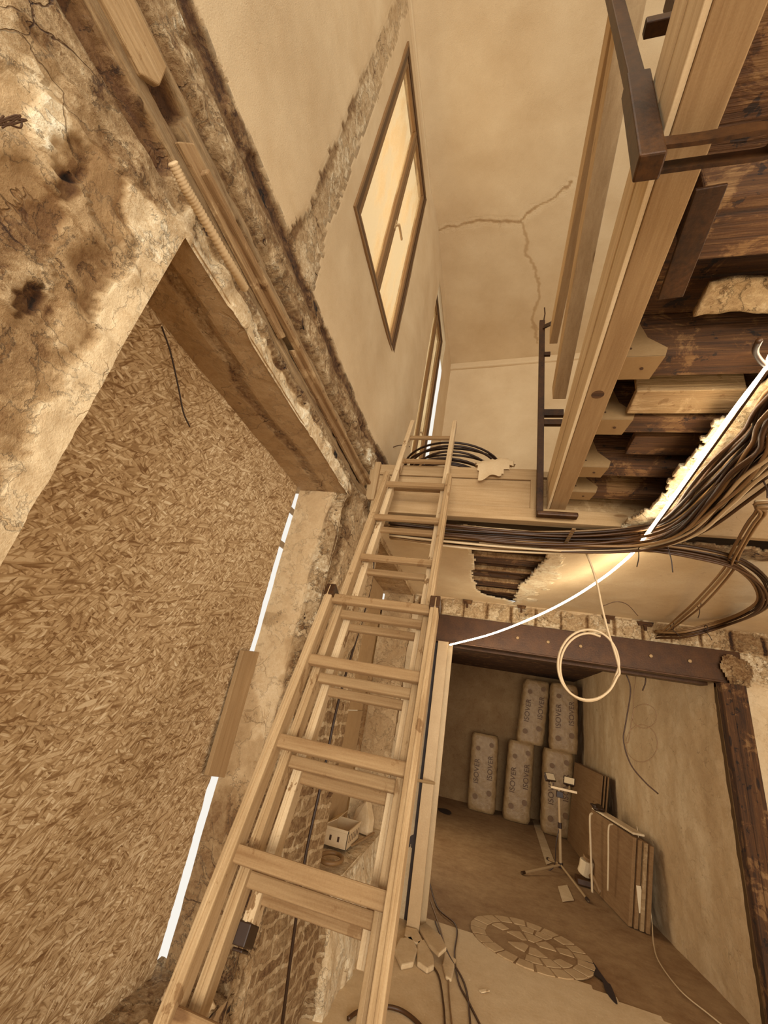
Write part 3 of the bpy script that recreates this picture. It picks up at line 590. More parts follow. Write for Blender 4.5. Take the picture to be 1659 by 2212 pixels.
# ---- steel door column, left
co = thing('steel_column', (-.44, 4.3, 0), 'bright painted steel column at the left side of the doorway', 'column')
MB().box((-.475, 4.20, 0), (-.375, 4.212, 2.175)).build('front_flange', 'pale_steel', co, .002)
MB().box((-.43, 4.212, 0), (-.42, 4.36, 2.175)).build('web', 'lintel_steel', co, .002)
MB().box((-.475, 4.36, 0), (-.34, 4.372, 2.175)).build('rear_flange', 'pale_steel', co, .002)
MB().box((-.60, 4.352, 0), (-.475, 4.37, 2.175)).build('gap_strip', 'black_rubber', co)  # black strip closing the gap left of the column
MB().tube([at(893, 1684, y=4.0), at(938, 1692, y=4.19)], .012, 8).build('tie_bar', 'tripod', co)
# ---- right door post
po = thing('door_post', (1.99, 4.32, 0), 'dark stained timber post at the right side of the doorway', 'post')
MB().box((1.90, 4.235, 0), (1.965, 4.325, 2.175)).build('inner_board', 'old_wood_z', po, .006)
MB().box((1.97, 4.25, 0), (2.085, 4.33, 2.175)).build('outer_board', 'old_wood_z', po, .006)

# ---- windows of the upper storey
def window(n, w, nm, label, label2):
    y0, y1, z0, z1 = w; x = -.86
    wn = thing('window_%d' % n, (x, (y0 + y1) / 2, z0), label, 'window'); wn['kind'] = 'structure'; del wn['category']
    f = MB(); t = .038
    f.box((x - .05, y0, z0), (x + .012, y0 + t, z1)).box((x - .05, y1 - t, z0), (x + .012, y1, z1)).box((x - .05, y0 + t, z0), (x + .012, y1 - t, z0 + t)).box((x - .05, y0 + t, z1 - t), (x + .012, y1 - t, z1))
    f.build('frame', 'dark_frame', wn, .003)
    tr_ = MB(); e = .02; tr_.box((x + .0, y0 - e, z0 - e), (x + .016, y0, z1 + e)).box((x + .0, y1, z0 - e), (x + .016, y1 + e, z1 + e)).box((x, y0, z0 - e), (x + .016, y1, z0)).box((x, y0, z1), (x + .016, y1, z1 + e)); tr_.build('casing', 'window_frame', wn, .002)
    ym = (y0 + y1) / 2
    for j, (a, b) in enumerate(((y0 + t + .003, ym - .004), (ym + .004, y1 - t - .003))):
        s = MB(); k = .038; xs = x - .03
        s.box((xs, a, z0 + t + .003), (xs + .035, a + k, z1 - t - .003)).box((xs, b - k, z0 + t + .003), (xs + .035, b, z1 - t - .003)).box((xs, a + k, z0 + t + .003), (xs + .035, b - k, z0 + t + k)).box((xs, a + k, z1 - t - k), (xs + .035, b - k, z1 - t - .003))
        so = s.build('sash', 'window_frame', wn, .003)
        MB().box((xs + .012, a + k, z0 + t + k), (xs + .018, b - k, z1 - t - k)).build('pane', 'window_glass', so)
    hz = (z0 * .62 + z1 * .38) if n == 1 else (z0 * .6 + z1 * .4)
    MB().box((x + .005, ym + .008, hz - .05), (x + .012, ym + .032, hz + .05)).bar((x + .035, ym + .02, hz), (x + .035, ym + .13, hz), .014, .018).tube([(x + .01, ym + .02, hz), (x + .04, ym + .02, hz)], .009, 8).build('handle', 'tripod', wn, .002)
    return wn
window(1, W1, 1, 'two sash window high in the left wall', '')
window(2, W2, 2, 'tall narrow window behind the top of the ladder', '')
# building seen through the windows
ob = thing('scaffold_board', (-3.6, 3, 4), 'pale timber lattice outside the upper window', 'scaffold')
lat = MB()
for i in range(9): lat.bar((-3.6, 1.6 + i * .55, 3.0), (-3.6, 1.9 + i * .55, 8.4), .05, .05, (1, 0, 0))
lat.build('upright', 'pine_z', ob)
lat = MB()
for i in range(8): lat.bar((-3.55, 1, 3.4 + i * .65), (-3.55, 7, 3.7 + i * .65), .05, .09)
lat.build('ledger', 'pine_y', ob)

# ================================================================ LADDER
ku = .46; uL = Vector((0, ku, 1)).normalized(); nL = Vector((0, -1, ku)).normalized()
def LP(s, dx, off, dn=0): return Vector((-.403 - .035 * (s - 1.27) + dx, .739, 0)) + uL * s - nL * (off + dn)
ld = thing('extension_ladder', LP(0, 0, .06), 'three section wooden extension ladder leaning on the trimmer beam', 'ladder')
def section(nm, half, th, dep, s0, s1, off, rungs, rw, label, mat, cap=None):
    sec = bpy.data.objects.new(nm, None); COL.objects.link(sec); sec.parent = ld; sec.location = LP(s0, 0, off) - ld.location; sec.empty_display_size = .05
    sec['label'] = label
    for sgn in (-1, 1):
        x = sgn * (half - th / 2); a = LP(s0, x, off); b = LP(s1, x, off)
        m = MB(); m.bar(a, b, th, dep, nL)
        # raised rib along the stile's face
        m.bar(LP(s0, x + sgn * th * .1, off - dep / 2 - .001), LP(s1, x + sgn * th * .1, off - dep / 2 - .001), th * .28, .006, nL)
        m.build('stile', mat, sec, .004)
    for s in rungs:
        MB().bar(LP(s, -half + th * .3, off), LP(s, half - th * .3, off), rw * .62, rw, uL).build('rung', 'rung_wood', sec, .005)
    if cap:
        for sgn in (-1, 1):
            x = sgn * (half - th / 2); MB().bar(LP(cap, x, off), LP(cap + .055, x, off), th * 1.25, dep * 1.12, nL).build('guide_bracket', 'rust_steel', sec, .003)
    return sec
section('lower_section', .238, .032, .064, .02, 2.17, 0, [.41, .70, .985, 1.27, 1.556, 1.842, 2.126], .040, 'widest section, in front', 'pine_ladder', 2.12)
section('middle_section', .204, .030, .058, .30, 3.13, .066, [.38, .67, .955, 1.235, 1.526, 1.812, 2.10, 2.436, 2.736, 3.038], .036, 'middle section with rounded stiles', 'pine_ladder')
cs = section('upper_section', .173, .030, .056, 1.15, 3.905, .128, [1.215, 1.505, 1.795, 2.08, 2.40, 2.705, 3.083, 3.385, 3.69], .034, 'narrow pale section reaching the upper floor', 'pale_ladder')
for sgn in (-1,):
    x = sgn * .161; MB().bar(LP(1.115, x, .128), LP(1.16, x, .128), .038, .066, nL).bar(LP(1.105, x, .128), LP(1.112, x, .128), .03, .05, nL).build('foot_cap', 'black_rubber', cs, .006)

# ================================================================ CABLES AND LED STRIP
def cable(name, pts, r, mat, label, cat, group=None, n=10, sides=6):
    return tag(MB().tube(spline(pts, n), r, sides).build(name, mat, None, 0, True), label, cat, group)
random.seed(21)
def bundle(path, count, spread, rs, mats, label, group, slack=.0):
    base = [Vector(p) for p in path]
    for i in range(count):
        a = random.random() * 6.28; rr = spread * math.sqrt(random.random()); pts = []
        ph = random.random() * 6; tw = random.uniform(-1.5, 1.5)
        for k, p in enumerate(base):
            f = 1 + slack * k / len(base); t = a + tw * k / len(base) + .25 * math.sin(ph + k * 1.1)
            d = (base[min(k + 1, len(base) - 1)] - base[max(k - 1, 0)]).normalized(); s = d.cross(Vector((0, 0, 1))).normalized(); u = s.cross(d)
            pts.append(p + (s * math.cos(t) * 1.5 + u * math.sin(t)) * rr * f * (1 + .25 * math.sin(ph * 2 + k)))
        cable('electric_cable', pts, rs, mats[i % len(mats)], label, 'cable', group, 6, 5)
bundle([(-.66, 2.42, 2.59), (-.26, 2.41, 2.575), (.08, 2.41, 2.575), (.44, 2.40, 2.585), at(1380, 1165, z=2.605), at(1480, 1135, z=2.60), at(1560, 1062, z=2.60), at(1620, 1000, z=2.60), at(1680, 940, z=2.60), at(1760, 840, z=2.60), (1.10, .5, 2.66), (1.25, -.5, 2.68), (1.3, -1.5, 2.68)],
       44, .056, .0078, ['dark_cable', 'pale_cable', 'dark_cable', 'mid_cable', 'black_rubber', 'dark_cable', 'mid_cable', 'dark_cable'], 'one strand of the thick cable bundle under the trimmer beam', 'cables of the thick bundle', .45)
bundle([at(1290, 1178, z=2.60), at(1400, 1182, z=2.58), at(1500, 1195, z=2.56), at(1590, 1220, z=2.55), at(1645, 1265, z=2.54), at(1640, 1310, z=2.52), at(1570, 1345, y=3.9), at(1480, 1370, y=4.1), at(1420, 1372, y=4.3)],
       11, .024, .0075, ['dark_cable', 'mid_cable', 'dark_cable', 'mid_cable', 'black_rubber'], 'one strand of the looping cable bundle that ends above the steel lintel', 'cables of the looping bundle', .6)
bundle([(2.96, 1.7, 2.60), (2.1, 1.75, 2.57), at(1700, 1090, z=2.55), at(1640, 1110, z=2.56), at(1590, 1190, z=2.56), at(1568, 1235, z=2.56), at(1510, 1300, z=2.54), at(1470, 1335, y=3.9), at(1430, 1368, y=4.28)],
       5, .016, .007, ['mid_cable', 'pale_cable', 'mid_cable'], 'one strand of the pale cables crossing the ceiling at far right', 'pale crossing cables', .4)
def tie(c, r, tail, label):
    t = thing('cable_tie', c, label, 'cable tie'); c = Vector(c)
    MB().tube([c + Vector((0, math.cos(q) * r, math.sin(q) * r)) for q in np.linspace(0, 6.283, 17)[:-1]], .003, 5, True).build('loop', 'black_rubber', t, 0, True)
    MB().tube(spline([c + Vector((0, 0, -r)), c + Vector(tail) * .5 + Vector((.005, 0, -r)), c + Vector(tail) + Vector((0, 0, -r))], 6), .003, 5).build('tail', 'black_rubber', t, 0, True)
tie(at(1378, 1168, z=2.60), .045, (.0, .05, -.09), 'cable tie with hanging tail where the light strip crosses the bundle')
tie(at(1440, 1165, z=2.60), .035, (.03, .05, -.13), 'long tailed cable tie just right of the light strip')
tie(at(1640, 1000, z=2.60), .075, (.0, .0, -.07), 'cable tie around the thick bundle at the right edge')
tie(at(1525, 1358, y=4.0), .03, (.03, 0, -.06), 'cable tie around the looping bundle near its outer bend')
tie(at(1510, 1305, y=3.6), .03, (-.02, 0, -.08), 'cable tie around the pale crossing cables')
tie(at(1452, 1352, y=4.1), .035, (.05, 0, -.05), 'cable tie where the cables enter the wall above the lintel')
cb = thing('threaded_bracket', at(1225, 1165, z=2.6), 'short slotted metal strap holding the cable bundle to the trimmer', 'bracket')
A_ = at(1240, 1142, z=2.585); B_ = at(1215, 1185, z=2.555)
MB().bar(A_, B_, .02, .004).build('strap', 'galvanised', cb, .001)
g = MB()
for i in range(9): p = A_.lerp(B_, (i + .5) / 9); g.bar(p + Vector((-.008, 0, -.003)), p + Vector((.008, 0, -.003)), .003, .002)
g.build('slots', 'ink', cb)
# light strip
ledp = [(.78, -1.4, 2.64), (.76, 0, 2.64), at(1720, 700, z=2.62), at(1659, 792, z=2.625), at(1580, 895, z=2.63), at(1500, 1010, z=2.63), at(1440, 1095, z=2.62), at(1400, 1150, z=2.60), at(1376, 1183, z=2.57), at(1350, 1210, y=2.62), at(1300, 1250, y=2.95), at(1230, 1295, y=3.3), at(1150, 1335, y=3.62), at(1060, 1370, y=3.95), at(972, 1393, y=4.19)]
ls = MB().tube(spline(ledp, 12), .0075, 8).build('led_strip', 'led', None, 0, True)
tag(ls, 'glowing light strip swagged from the right ceiling to the doorway corner', 'light strip')
cable('electric_cable', [at(1660, 800, z=2.61), at(1560, 940, z=2.60), at(1480, 1050, z=2.60), at(1400, 1160, z=2.59)], .004, 'dark_cable', 'thin dark cable following the light strip along the torn ceiling edge', 'cable')
cable('electric_cable', [at(1640, 735, z=2.60), at(1632, 760, z=2.62), at(1650, 785, z=2.63), at(1675, 790, z=2.63)], .008, 'dark_cable', 'thick cable end beside the light strip at the right edge', 'cable')
# hanging coil
hp = [at(1258, 1178, z=2.60), at(1275, 1215, y=2.45), at(1290, 1262, y=2.5), at(1300, 1310, y=2.5), at(1313, 1362, y=2.5), at(1330, 1415, y=2.5), at(1338, 1450, y=2.5)]
for k in range(2):
    e = k * 5
    for t in np.linspace(-.1, 2 * math.pi * (1 if k == 0 else .82), 15)[1:]:
        hp.append(at(1271 + (66 - e) * math.cos(t), 1436 + (76 - e * .6) * math.sin(t) + e, y=2.5 + .01 * k))
cable('coiled_cable', hp, .0062, 'pale_cable', 'pale cable hanging from the bundle and coiled once in the doorway', 'cable', None, 6, 8)
cable('wire', [at(1300, 1310, y=2.5), at(1330, 1300, y=2.52), at(1355, 1306, y=2.55), at(1378, 1330, y=2.6)], .0022, 'dark_cable', 'thin wire curling off the hanging cable below the ceiling', 'wire')
# cables hanging on the back room wall
cable('wall_cable', [at(1350, 1450, y=4.75), at(1362, 1490, y=4.75), at(1352, 1560, y=4.75), at(1347, 1600, y=4.75), at(1362, 1650, y=4.75), at(1392, 1688, y=4.75), at(1422, 1715, y=4.75)], .006, 'dark_cable', 'dark cable hanging inside the doorway with a free end', 'cable')
cable('wall_cable', [at(1395, 1450, y=4.75), at(1394, 1475, y=4.75), at(1388, 1492, y=4.75)], .006, 'dark_cable', 'short dark cable stub below the steel lintel', 'cable')
lp = [at(1375, 1450, y=4.75), at(1370, 1495, y=4.75)] + [at(1392 + 26 * math.cos(t), 1547 + 26 * math.sin(t), y=4.75) for t in np.linspace(3.5, 3.5 - 6.3, 12)] + [at(1358, 1600, y=4.75)] + [at(1386 + 34 * math.cos(t), 1606 + 40 * math.sin(t), y=4.75) for t in np.linspace(3.2, -3.0, 12)]
cable('wall_cable', lp, .004, 'mid_cable', 'thin cable forming two loops against the back room wall', 'cable')
cable('white_cable', [at(1376, 1785, x=1.66), at(1385, 1850, x=1.66), at(1400, 1930, x=1.66), at(1408, 1990, x=1.66), at(1412, 2040, z=.01), at(1425, 2080, z=.01), at(1470, 2140, z=.01), at(1530, 2190, z=.01), at(1580, 2230, z=.01)], .005, 'pale_cable', 'pale cable running down the back room wall and over the floor', 'cable')
# cables on the floor by the column
cable('floor_cable', [at(925, 1895, z=.01), at(945, 1960, z=.008), at(985, 2000, z=.008), at(982, 2060, z=.008), at(990, 2120, z=.008), at(1015, 2170, z=.008), at(1050, 2240, z=.008)], .006, 'dark_cable', 'dark cable winding over the floor, rightmost of the tangle by the column', 'cable')
cable('floor_cable', [at(928, 1940, z=.008), at(955, 2020, z=.008), at(967, 2090, z=.008), at(970, 2150, z=.008), at(978, 2230, z=.008)], .005, 'mid_cable', 'thin cable running over the floor between two darker cables', 'cable')
cable('floor_cable', [at(940, 1990, z=.008), at(968, 2060, z=.02), at(1005, 2130, z=.008), at(1018, 2230, z=.008)], .006, 'dark_cable', 'dark cable crossing the paving stones towards the ladder', 'cable')
cable('floor_cable', [at(930, 2080, z=.008), at(948, 2110, z=.008), at(958, 2170, z=.008), at(962, 2230, z=.008)], .006, 'dark_cable', 'leftmost dark cable coming out from under the stones', 'cable')
cable('floor_cable', [at(752, 2200, z=.012), at(775, 2185, z=.012), at(820, 2174, z=.012), at(865, 2182, z=.012), at(905, 2212, z=.012), at(930, 2250, z=.012)], .011, 'dark_cable', 'thick dark hose arching over the pale floor behind the ladder foot', 'hose')
# black cable on the pier
cable('wall_cable', [(-.80, 2.52, 2.60), at(800, 1270, x=-.80), at(735, 1500, x=-.79), at(700, 1665, x=-.78), at(660, 1850, x=-.78), at(632, 2040, x=-.77), at(606, 2240, x=-.76)], .008, 'black_rubber', 'black cable hanging straight down the brick pier behind the ladder', 'cable')
cable('wire', [at(349, 705, x=-1.13), at(368, 760, x=-1.12), at(385, 835, x=-1.12), at(396, 890, x=-1.12), at(410, 922, x=-1.12)], .0028, 'black_rubber', 'thin black wire dangling from the soffit in front of the board sheet', 'wire')
random.seed(8)
wp = [at(5 + 40 * math.sin(i * 1.9) + i * 1.5, 262 + 14 * math.cos(i * 2.7), x=-.835) for i in range(14)]
cable('wire', wp, .0016, 'dark_cable', 'tangle of thin wire stuck to the plaster at the upper left edge', 'wire')
# coil of black cable upstairs
coil = thing('cable_coil', (-.33, 2.62, 3.06), 'coil of black cable lying on the upper floor behind the ladder top', 'cable coil')
random.seed(4)
for i in range(9):
    cx = -.36 + random.uniform(-.03, .03); rx = .28 + i * .014; cyy = 2.78; ry = .26 + random.uniform(-.04, .04); zz = 3.05 + i * .014; tl = random.uniform(.1, .32)
    MB().tube([(cx + rx * math.cos(t), cyy + ry * math.sin(t), zz + .03 + tl * (.5 - .5 * math.sin(t)) * .55) for t in np.linspace(0, 6.283, 41)[:-1]], .0085, 7, True).build('turn', 'black_rubber', coil, 0, True)
cable('wire', [at(828, 1003, y=2.5), at(835, 975, y=2.55), at(862, 962, y=2.6), at(885, 965, y=2.6)], .004, 'dark_cable', 'thin cable arching up left of the black coil', 'cable')
# crumpled rag on the trimmer
rg_ = grid('crumpled_rag', -.13, .13, -.09, .09, .012, lambda U, V: (.0 + U + .02 * (fbm(U, V, 12, 3, 100) - .5) - .145 + .11, 2.37 + V, 3.035 + .10 * fbm(U, V, 13, 4, 101) * (1 - ss(-V, .03, .09)) - .13 * ss(-V, .035, .09) * (.3 + fbm(U, V, 9, 3, 102)), dict(tone=.8, rough=.1, brick=0, grain=0)), 'broken_wall', lambda u, v: np.hypot(u / .12, v / .09) < .8 + .5 * (fbm(u, v, 14, 2, 103)))
rg_.data.materials.clear(); rg_.data.materials.append(MAT['film'])
tag(rg_, 'crumpled pale rag hanging over the trimmer edge beside the cable coil', 'rag')

# ================================================================ THINGS IN THE BACK ROOM
def text_obj(txt, size, mat, parent, M, name='print'):
    cu = bpy.data.curves.new(name, 'FONT'); cu.body = txt; cu.size = size; cu.extrude = .001; cu.align_x = 'CENTER'; cu.align_y = 'CENTER'
    o = bpy.data.objects.new(name, cu); COL.objects.link(o); dg = bpy.context.evaluated_depsgraph_get(); me = bpy.data.meshes.new_from_object(o.evaluated_get(dg)); bpy.data.objects.remove(o)
    me.materials.clear(); me.materials.append(MAT[mat]); o = bpy.data.objects.new(name, me); COL.objects.link(o); o.parent = parent; o.matrix_local = M; return o
def pack(x, y, z, w, h, d, lean, label, seed, n=2):
    t = thing('insulation_pack', (x, y, z), label, 'insulation pack', None)
    nx, nz = 14, 26; vs = []; fs = []
    rnd = random.Random(seed)
    prof = []
    m = 24
    for j in range(nz + 1):
        zz_ = h * j / nz; ee = min(1, min(j, nz - j) / 1.6) * .08 + .92
        for i in range(m):
            a = 2 * math.pi * i / m; cxx = math.copysign(abs(math.cos(a)) ** .45, math.cos(a)); syy = math.copysign(abs(math.sin(a)) ** .45, math.sin(a))
            wob = 1 + .03 * math.sin(j * 1.3 + i + seed) * .6 + .02 * rnd.random()
            vs.append((cxx * w / 2 * ee * wob + lean * zz_, syy * d / 2 * ee * wob, zz_))
    for j in range(nz):
        for i in range(m): a = j * m + i; b = j * m + (i + 1) % m; fs.append((a, b, b + m, a + m))
    fs.append(tuple(range(m))[::-1]); fs.append(tuple(nz * m + i for i in range(m)))
    me = bpy.data.meshes.new('wrapping'); me.from_pydata(vs, [], fs); me.materials.append(MAT['pack_film']); me.polygons.foreach_set('use_smooth', [True] * len(me.polygons))
    o = bpy.data.objects.new('wrapping', me); COL.objects.link(o); o.parent = t
    for i in range(n):
        for zf in ((.55,) if n == 1 else (.5 + .07 * i,)):
            xx = (i - (n - 1) / 2) * w * .48
            M = Matrix.Translation((xx + lean * h * zf, -d / 2 * 1.04 - .008, h * zf)) @ Matrix.Rotation(math.pi / 2, 4, 'X') @ Matrix.Rotation(math.pi / 2 - lean, 4, 'Z')
            text_obj('ISOVER', .125, 'pack_ink', t, M)
            mk = MB().tube([(xx + lean * h * (zf - .32), -d / 2 * 1.04 - .004, h * (zf - .32)), (xx + lean * h * (zf - .32), -d / 2 * 1.04 - .010, h * (zf - .32))], .045, 16)
            o = mesh_obj('printed_dot', mk.v, mk.f, 'stain'); o.parent = t
            mk = MB().tube([(xx + lean * h * (zf + .3), -d / 2 * 1.04 - .004, h * (zf + .3)), (xx + lean * h * (zf + .3), -d / 2 * 1.04 - .010, h * (zf + .3))], .04, 16)
            o = mesh_obj('printed_dot', mk.v, mk.f, 'stain'); o.parent = t
    return t
nn = NT('pack_film'); fa = nn.noise(14, 6, .6); nn.tone(nn.add(.60, nn.mul(nn.add(fa, -.5), .3))); nn.bump(fa, .7, .02); nn.bs.inputs['Roughness'].default_value = .45; MAT['pack_film'] = nn.m
flat('stain', .40); flat('pack_ink', .30)
pack(.06, 9.35, 0, .50, 1.25, .40, .0, 'single low wrapped insulation pack, leftmost in the back room', 1)
pack(.66, 9.25, 0, .46, 1.25, .40, .05, 'lower wrapped insulation pack of the middle stack', 2)
pack(.86, 9.25, 1.24, .48, 1.12, .40, .10, 'upper wrapped insulation pack of the middle stack', 3)
pack(1.28, 8.95, 0, .48, 1.24, .40, .03, 'lower wrapped insulation pack of the stack against the side wall', 4)
pack(1.40, 8.95, 1.23, .46, 1.12, .40, .02, 'upper wrapped insulation pack of the stack against the side wall', 5)
# sheets and boards leaning on the side wall
for i in range(3):
    x = 1.42 + i * .03
    tag(MB().prism([(x, 8.7, 0), (x + .03, 7.0 - i * .03, 0), (x + .17, 7.0 - i * .03, 1.12), (x + .13, 8.7, 1.12)], (.012, .004, 0)).build('leaning_sheet', 'panel', None, .002), ['large dark sheet leaning on the back room wall, frontmost', 'middle sheet of the three large sheets leaning on the back room wall', 'rearmost sheet of the three large sheets, touching the back room wall'][i], 'board sheet')
lb = ['front board of the low stack leaning by the tripod', 'second board of the low stack leaning by the tripod', 'third board of the low stack leaning by the tripod', 'rear board of the low stack, nearest the wall']
for i in range(4):
    q = i * .045; x0 = 1.30 + q; y0_ = 6.75 - i * .05; x1 = 1.46 + q; y1_ = 5.66 - i * .02
    tag(MB().prism([(x0, y0_, 0), (x1, y1_, 0), (x1 + .09, y1_, .72 - i * .01), (x0 + .09, y0_, .74 - i * .01)], (.035, .006, 0)).build('leaning_board', ['panel', 'panel', 'grey_pine_x', 'panel'][i], None, .004), lb[i], 'board')
tag(MB().prism([at(1374, 1912, y=5.64), at(1384, 1914, y=5.64), at(1392, 1972, y=5.64), at(1380, 1972, y=5.64)], (0, -.006, 0)).build('paper_label', 'paper'), 'white paper label on the end of the low board stack', 'label')
tag(MB().bar((1.44, 6.7, .762), (1.62, 5.72, .745), .12, .02).build('plank_offcut', 'light_pine_y', None, .004), 'pale offcut lying on top of the low board stack', 'board')
tag(lump('tool_bag', (1.42, 6.55, .80), .07, 'black_rubber', 3, .5, (1, 1.4, 1)), 'small dark bag lying on top of the low board stack', 'bag')
cable('strap', [(1.33, 6.42, .745), (1.30, 6.40, .70), (1.29, 6.36, .45), (1.28, 6.30, .2), (1.27, 6.25, .03)], .012, 'pale_cable', 'pale strap hanging down the front of the low board stack', 'strap')
cable('strap', [(1.45, 6.02, .74), (1.405, 6.0, .70), (1.385, 5.98, .45), (1.365, 5.98, .15)], .009, 'pale_cable', 'thin pale strip down the middle of the low board stack', 'strap')
# power tool
pt = thing('power_tool', at(1262, 1910, z=0), 'pale power tool lying on the floor between tripod and boards', 'power tool'); L = pt.location
MB().tube([L + Vector((0, 0, .10)), L + Vector((.02, -.02, .17)), L + Vector((.03, -.03, .24))], .075, 14).build('motor_housing', 'white_plastic', pt, .01)
MB().tube([L + Vector((.03, -.03, .25)), L + Vector((.04, -.04, .28))], .05, 14).build('cap', 'mid_cable', pt, .005)
MB().tube(spline([L + Vector((.02, 0, .12)), L + Vector((.09, -.12, .10)), L + Vector((.12, -.28, .03))], 6), .028, 10).build('handle', 'mid_cable', pt, .0, True)
MB().box(tuple(L + Vector((-.09, -.09, 0))), tuple(L + Vector((.09, .09, .06)))).build('base', 'dark_cable', pt, .01)
# floodlight tripod
B0 = at(1213, 1885, z=0); tp = thing('floodlight_tripod', B0, 'site floodlight on a pale tripod standing in the back room', 'floodlight')
Y0 = B0.y; hub = at(1211, 1868, y=Y0); topp = at(1207, 1703, y=Y0)
MB().tube([Vector((hub.x, Y0, .05)), Vector((hub.x + (topp.x - hub.x) * .4, Y0, (hub.z + topp.z) / 2))], .018, 10).build('lower_tube', 'tripod', tp)
MB().tube([Vector((hub.x + (topp.x - hub.x) * .4, Y0, (hub.z + topp.z) / 2)), topp], .014, 10).build('upper_tube', 'tripod', tp)
MB().tube([hub + Vector((0, 0, -.03)), hub + Vector((0, 0, .02))], .03, 10).build('hub', 'black_rubber', tp)
mp = Vector((hub.x + (topp.x - hub.x) * .4, Y0, (hub.z + topp.z) / 2)); MB().tube([mp + Vector((0, 0, -.03)), mp + Vector((0, 0, .03))], .026, 10).build('collar', 'black_rubber', tp)
for px, py in ((1127, 1886), (1271, 1946), (1185, 1868)):
    f = at(px, py, z=.01) if px != 1185 else Vector((hub.x - .1, Y0 + .42, .01))
    lg = MB().tube([hub, f], .012, 8).build('leg', 'tripod', tp); d = (f - hub).normalized(); MB().tube([f - d * .04, f + d * .01], .016, 8).build('foot', 'black_rubber', lg) if False else None
    mesh = MB().tube([f - d * .05, f], .017, 8); mesh.build('foot', 'black_rubber', tp)
    MB().tube([Vector((hub.x, Y0, .08)), hub.lerp(f, .55)], .007, 6).build('brace', 'tripod', tp)
MB().bar(topp + Vector((-.10, 0, .0)), topp + Vector((.22, -.02, .0)), .03, .03).build('crossbar', 'tripod', tp, .003)
MB().box(tuple(topp + Vector((-.03, -.03, -.10))), tuple(topp + Vector((.05, .03, -.03)))).build('clamp', 'black_rubber', tp, .005)
for s, (dx, rz, lab) in enumerate(((-.12, .5, 0), (.13, -.3, 0))):
    cc_ = topp + Vector((dx, -.02, .10)); R_ = Matrix.Rotation(rz, 3, 'Z') @ Matrix.Rotation(-.6, 3, 'X')
    def tf(p): return cc_ + R_ @ Vector(p)
    m = MB(); k = m.v
    m.prism([tf(p) for p in ((-.07, -.03, -.05), (.07, -.03, -.05), (.07, -.03, .05), (-.07, -.03, .05))], R_ @ Vector((0, .02, 0)))
    m.prism([tf(p) for p in ((-.05, -.01, -.035), (.05, -.01, -.035), (.05, -.01, .035), (-.05, -.01, .035))], R_ @ Vector((0, .05, 0))); m.build('lamp_head', 'black_rubber', tp, .005)
    MB().prism([tf(p) for p in ((-.06, -.033, -.04), (.06, -.033, -.04), (.06, -.033, .04), (-.06, -.033, .04))], R_ @ Vector((0, .002, 0))).build('lamp_glass', 'white_plastic', tp)
    MB().tube([tf((0, 0, -.05)), tf((0, .0, -.10))], .008, 6).build('yoke', 'tripod', tp)
MB().tube(spline([mp, mp + Vector((-.05, -.03, -.2)), hub + Vector((-.08, -.02, -.03)), hub + Vector((-.22, 0, -.13))], 8), .006, 6).build('lead', 'black_rubber', tp, 0, True)
# marks on the dark floor
tag(MB().prism([at(*p, z=-.004) for p in ((1150, 1772), (1163, 1772), (1198, 1862), (1180, 1868))], (0, 0, .003)).build('floor_patch', 'stone'), 'narrow pale repair strip in the dark floor behind the tripod', 'floor patch')
tag(MB().prism([at(*p, z=-.004) for p in ((1205, 1915), (1225, 1912), (1240, 1945), (1215, 1948))], (0, 0, .003)).build('floor_patch', 'stone'), 'small pale repair strip in the floor in front of the tripod', 'floor patch')
def blot(name, pts, label, mat='dark_void', z=.003):
    P = spline([at(*p, z=z) for p in pts + pts[:1]], 5)[:-1]; return tag(MB().prism(P, (0, 0, .002)).build(name, mat), label, 'stain')
blot('damp_patch', [(1258, 2068), (1280, 2078), (1296, 2100), (1312, 2122), (1320, 2130), (1334, 2168), (1322, 2160), (1308, 2140), (1300, 2118), (1278, 2100)], 'dark oily stain beside the stone rosette')
blot('damp_patch', [(945, 1745), (965, 1748), (975, 1755), (968, 1759), (950, 1752)], 'dark stain on the floor left of the insulation packs')

# paving pieces at the column foot
def slab(pts, h, label, tilt=(0, 0)):
    P = [at(*p, z=.0) for p in pts]; c = sum(P, Vector()) / len(P)
    P2 = [Vector((p.x, p.y, .002 + (p.x - c.x) * tilt[0] + (p.y - c.y) * tilt[1] + abs(tilt[0]) * .12 + abs(tilt[1]) * .12)) for p in P]
    return tag(MB().prism(P2, (0, 0, h)).build('paving_stone', 'stone', None, .008), label, 'stone')
slab([(850, 2062), (862, 2038), (888, 2034), (901, 2062), (892, 2092), (866, 2098)], .03, 'hexagonal pale paving stone nearest the ladder foot')
slab([(872, 2030), (875, 2012), (900, 2018), (912, 2042), (905, 2052), (880, 2040)], .03, 'paving stone standing behind the hexagonal one')
slab([(900, 2045), (915, 2040), (935, 2075), (937, 2098), (922, 2106), (900, 2090)], .03, 'elongated paving stone right of the hexagonal one')
slab([(903, 2010), (918, 2005), (950, 2050), (962, 2085), (945, 2095), (925, 2062)], .025, 'long paving stone lying against the cables', (.3, 0))
slab([(960, 2060), (985, 2080), (975, 2125), (962, 2118), (955, 2090)], .02, 'thin broken stone flake under the cables')
tag(MB().prism([at(*p, z=.004) for p in ((1035, 2141), (1052, 2138), (1058, 2142), (1040, 2146))], (0, 0, .006)).build('wood_chip', 'light_pine_y'), 'small pale wood chip lying on the light floor', 'chip')

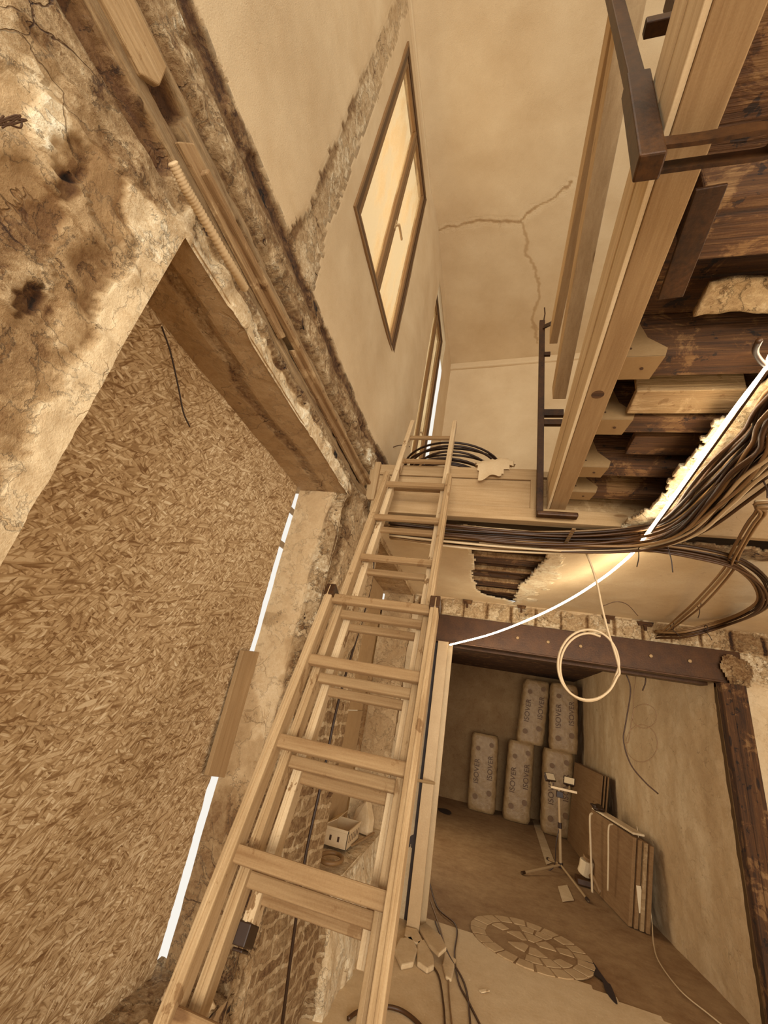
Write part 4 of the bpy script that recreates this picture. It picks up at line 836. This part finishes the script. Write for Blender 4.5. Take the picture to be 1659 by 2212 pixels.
# things on the sill behind the ladder
bx = thing('open_crate', (-.98, 3.72, .565), 'small open slotted crate on the sill behind the ladder', 'crate')
cx0, cx1, cy0, cy1, z0 = -1.06, -.875, 3.50, 3.82, .565
MB().box((cx0, cy0, z0), (cx1, cy0 + .008, z0 + .115)).box((cx0, cy1 - .008, z0), (cx1, cy1, z0 + .115)).box((cx0, cy0, z0), (cx0 + .008, cy1, z0 + .115)).box((cx1 - .008, cy0, z0), (cx1, cy1, z0 + .115)).box((cx0, cy0, z0), (cx1, cy1, z0 + .008)).build('tray', 'white_plastic', bx, .002)
MB().box((cx0 - .006, cy0 - .006, z0 + .10), (cx1 + .006, cy0 + .004, z0 + .118)).box((cx1 - .004, cy0 - .006, z0 + .10), (cx1 + .006, cy1 + .006, z0 + .118)).build('rim', 'paper', bx, .002)
sl = MB()
for i in range(6): sl.box((cx1 - .001, cy0 + .04 + i * .045, z0 + .04), (cx1 + .002, cy0 + .05 + i * .045, z0 + .085))
for i in range(2): sl.box((cx0 + .05 + i * .06, cy0 - .002, z0 + .04), (cx0 + .065 + i * .06, cy0 + .001, z0 + .07))
sl.build('slots', 'ink', bx)
MB().prism([(cx0, cy0, z0 + .118), (cx0, cy1, z0 + .118), (cx0 + .07, cy1, z0 + .16), (cx0 + .07, cy0 + .05, z0 + .155)], (0, 0, .004)).build('lid', 'paper', bx)
tag(MB().prism([(-1.0, 4.02, .56), (-.84, 3.98, .56), (-.85, 4.02, .66), (-.91, 4.06, .77), (-.99, 4.08, .70)], (.03, .06, 0)).build('slate_wedge', 'stone', None, .006), 'triangular slab leaning on the sill behind the crate', 'stone')
tag(MB().bar((-.87, 3.62, .572), (-.80, 4.05, .575), .012, .012).build('wooden_stick', 'pine_y'), 'thin stick lying on the sill in front of the crate', 'stick')
rc_ = Vector((-.90, 3.25, .585)); tag(MB().tube([rc_ + Vector((.07 * math.cos(t), .10 * math.sin(t), 0)) for t in np.linspace(0, 6.283, 25)[:-1]], .013, 8, True).build('hose_ring', 'mid_cable', None, 0, True), 'ring of hose lying on the sill nearer than the crate', 'hose')
# rubble on the first sill
for i, (x, y, r) in enumerate([(-.95, 1.80, .035), (-1.02, 1.88, .028), (-.92, 1.66, .03), (-1.0, 1.72, .022), (-.90, 1.90, .04)]):
    tag(lump('rubble', (x, y, .50), r, 'stone', i * 3.1), 'lump of rubble on the sill below the light gap', 'rubble', 'rubble on the sill')
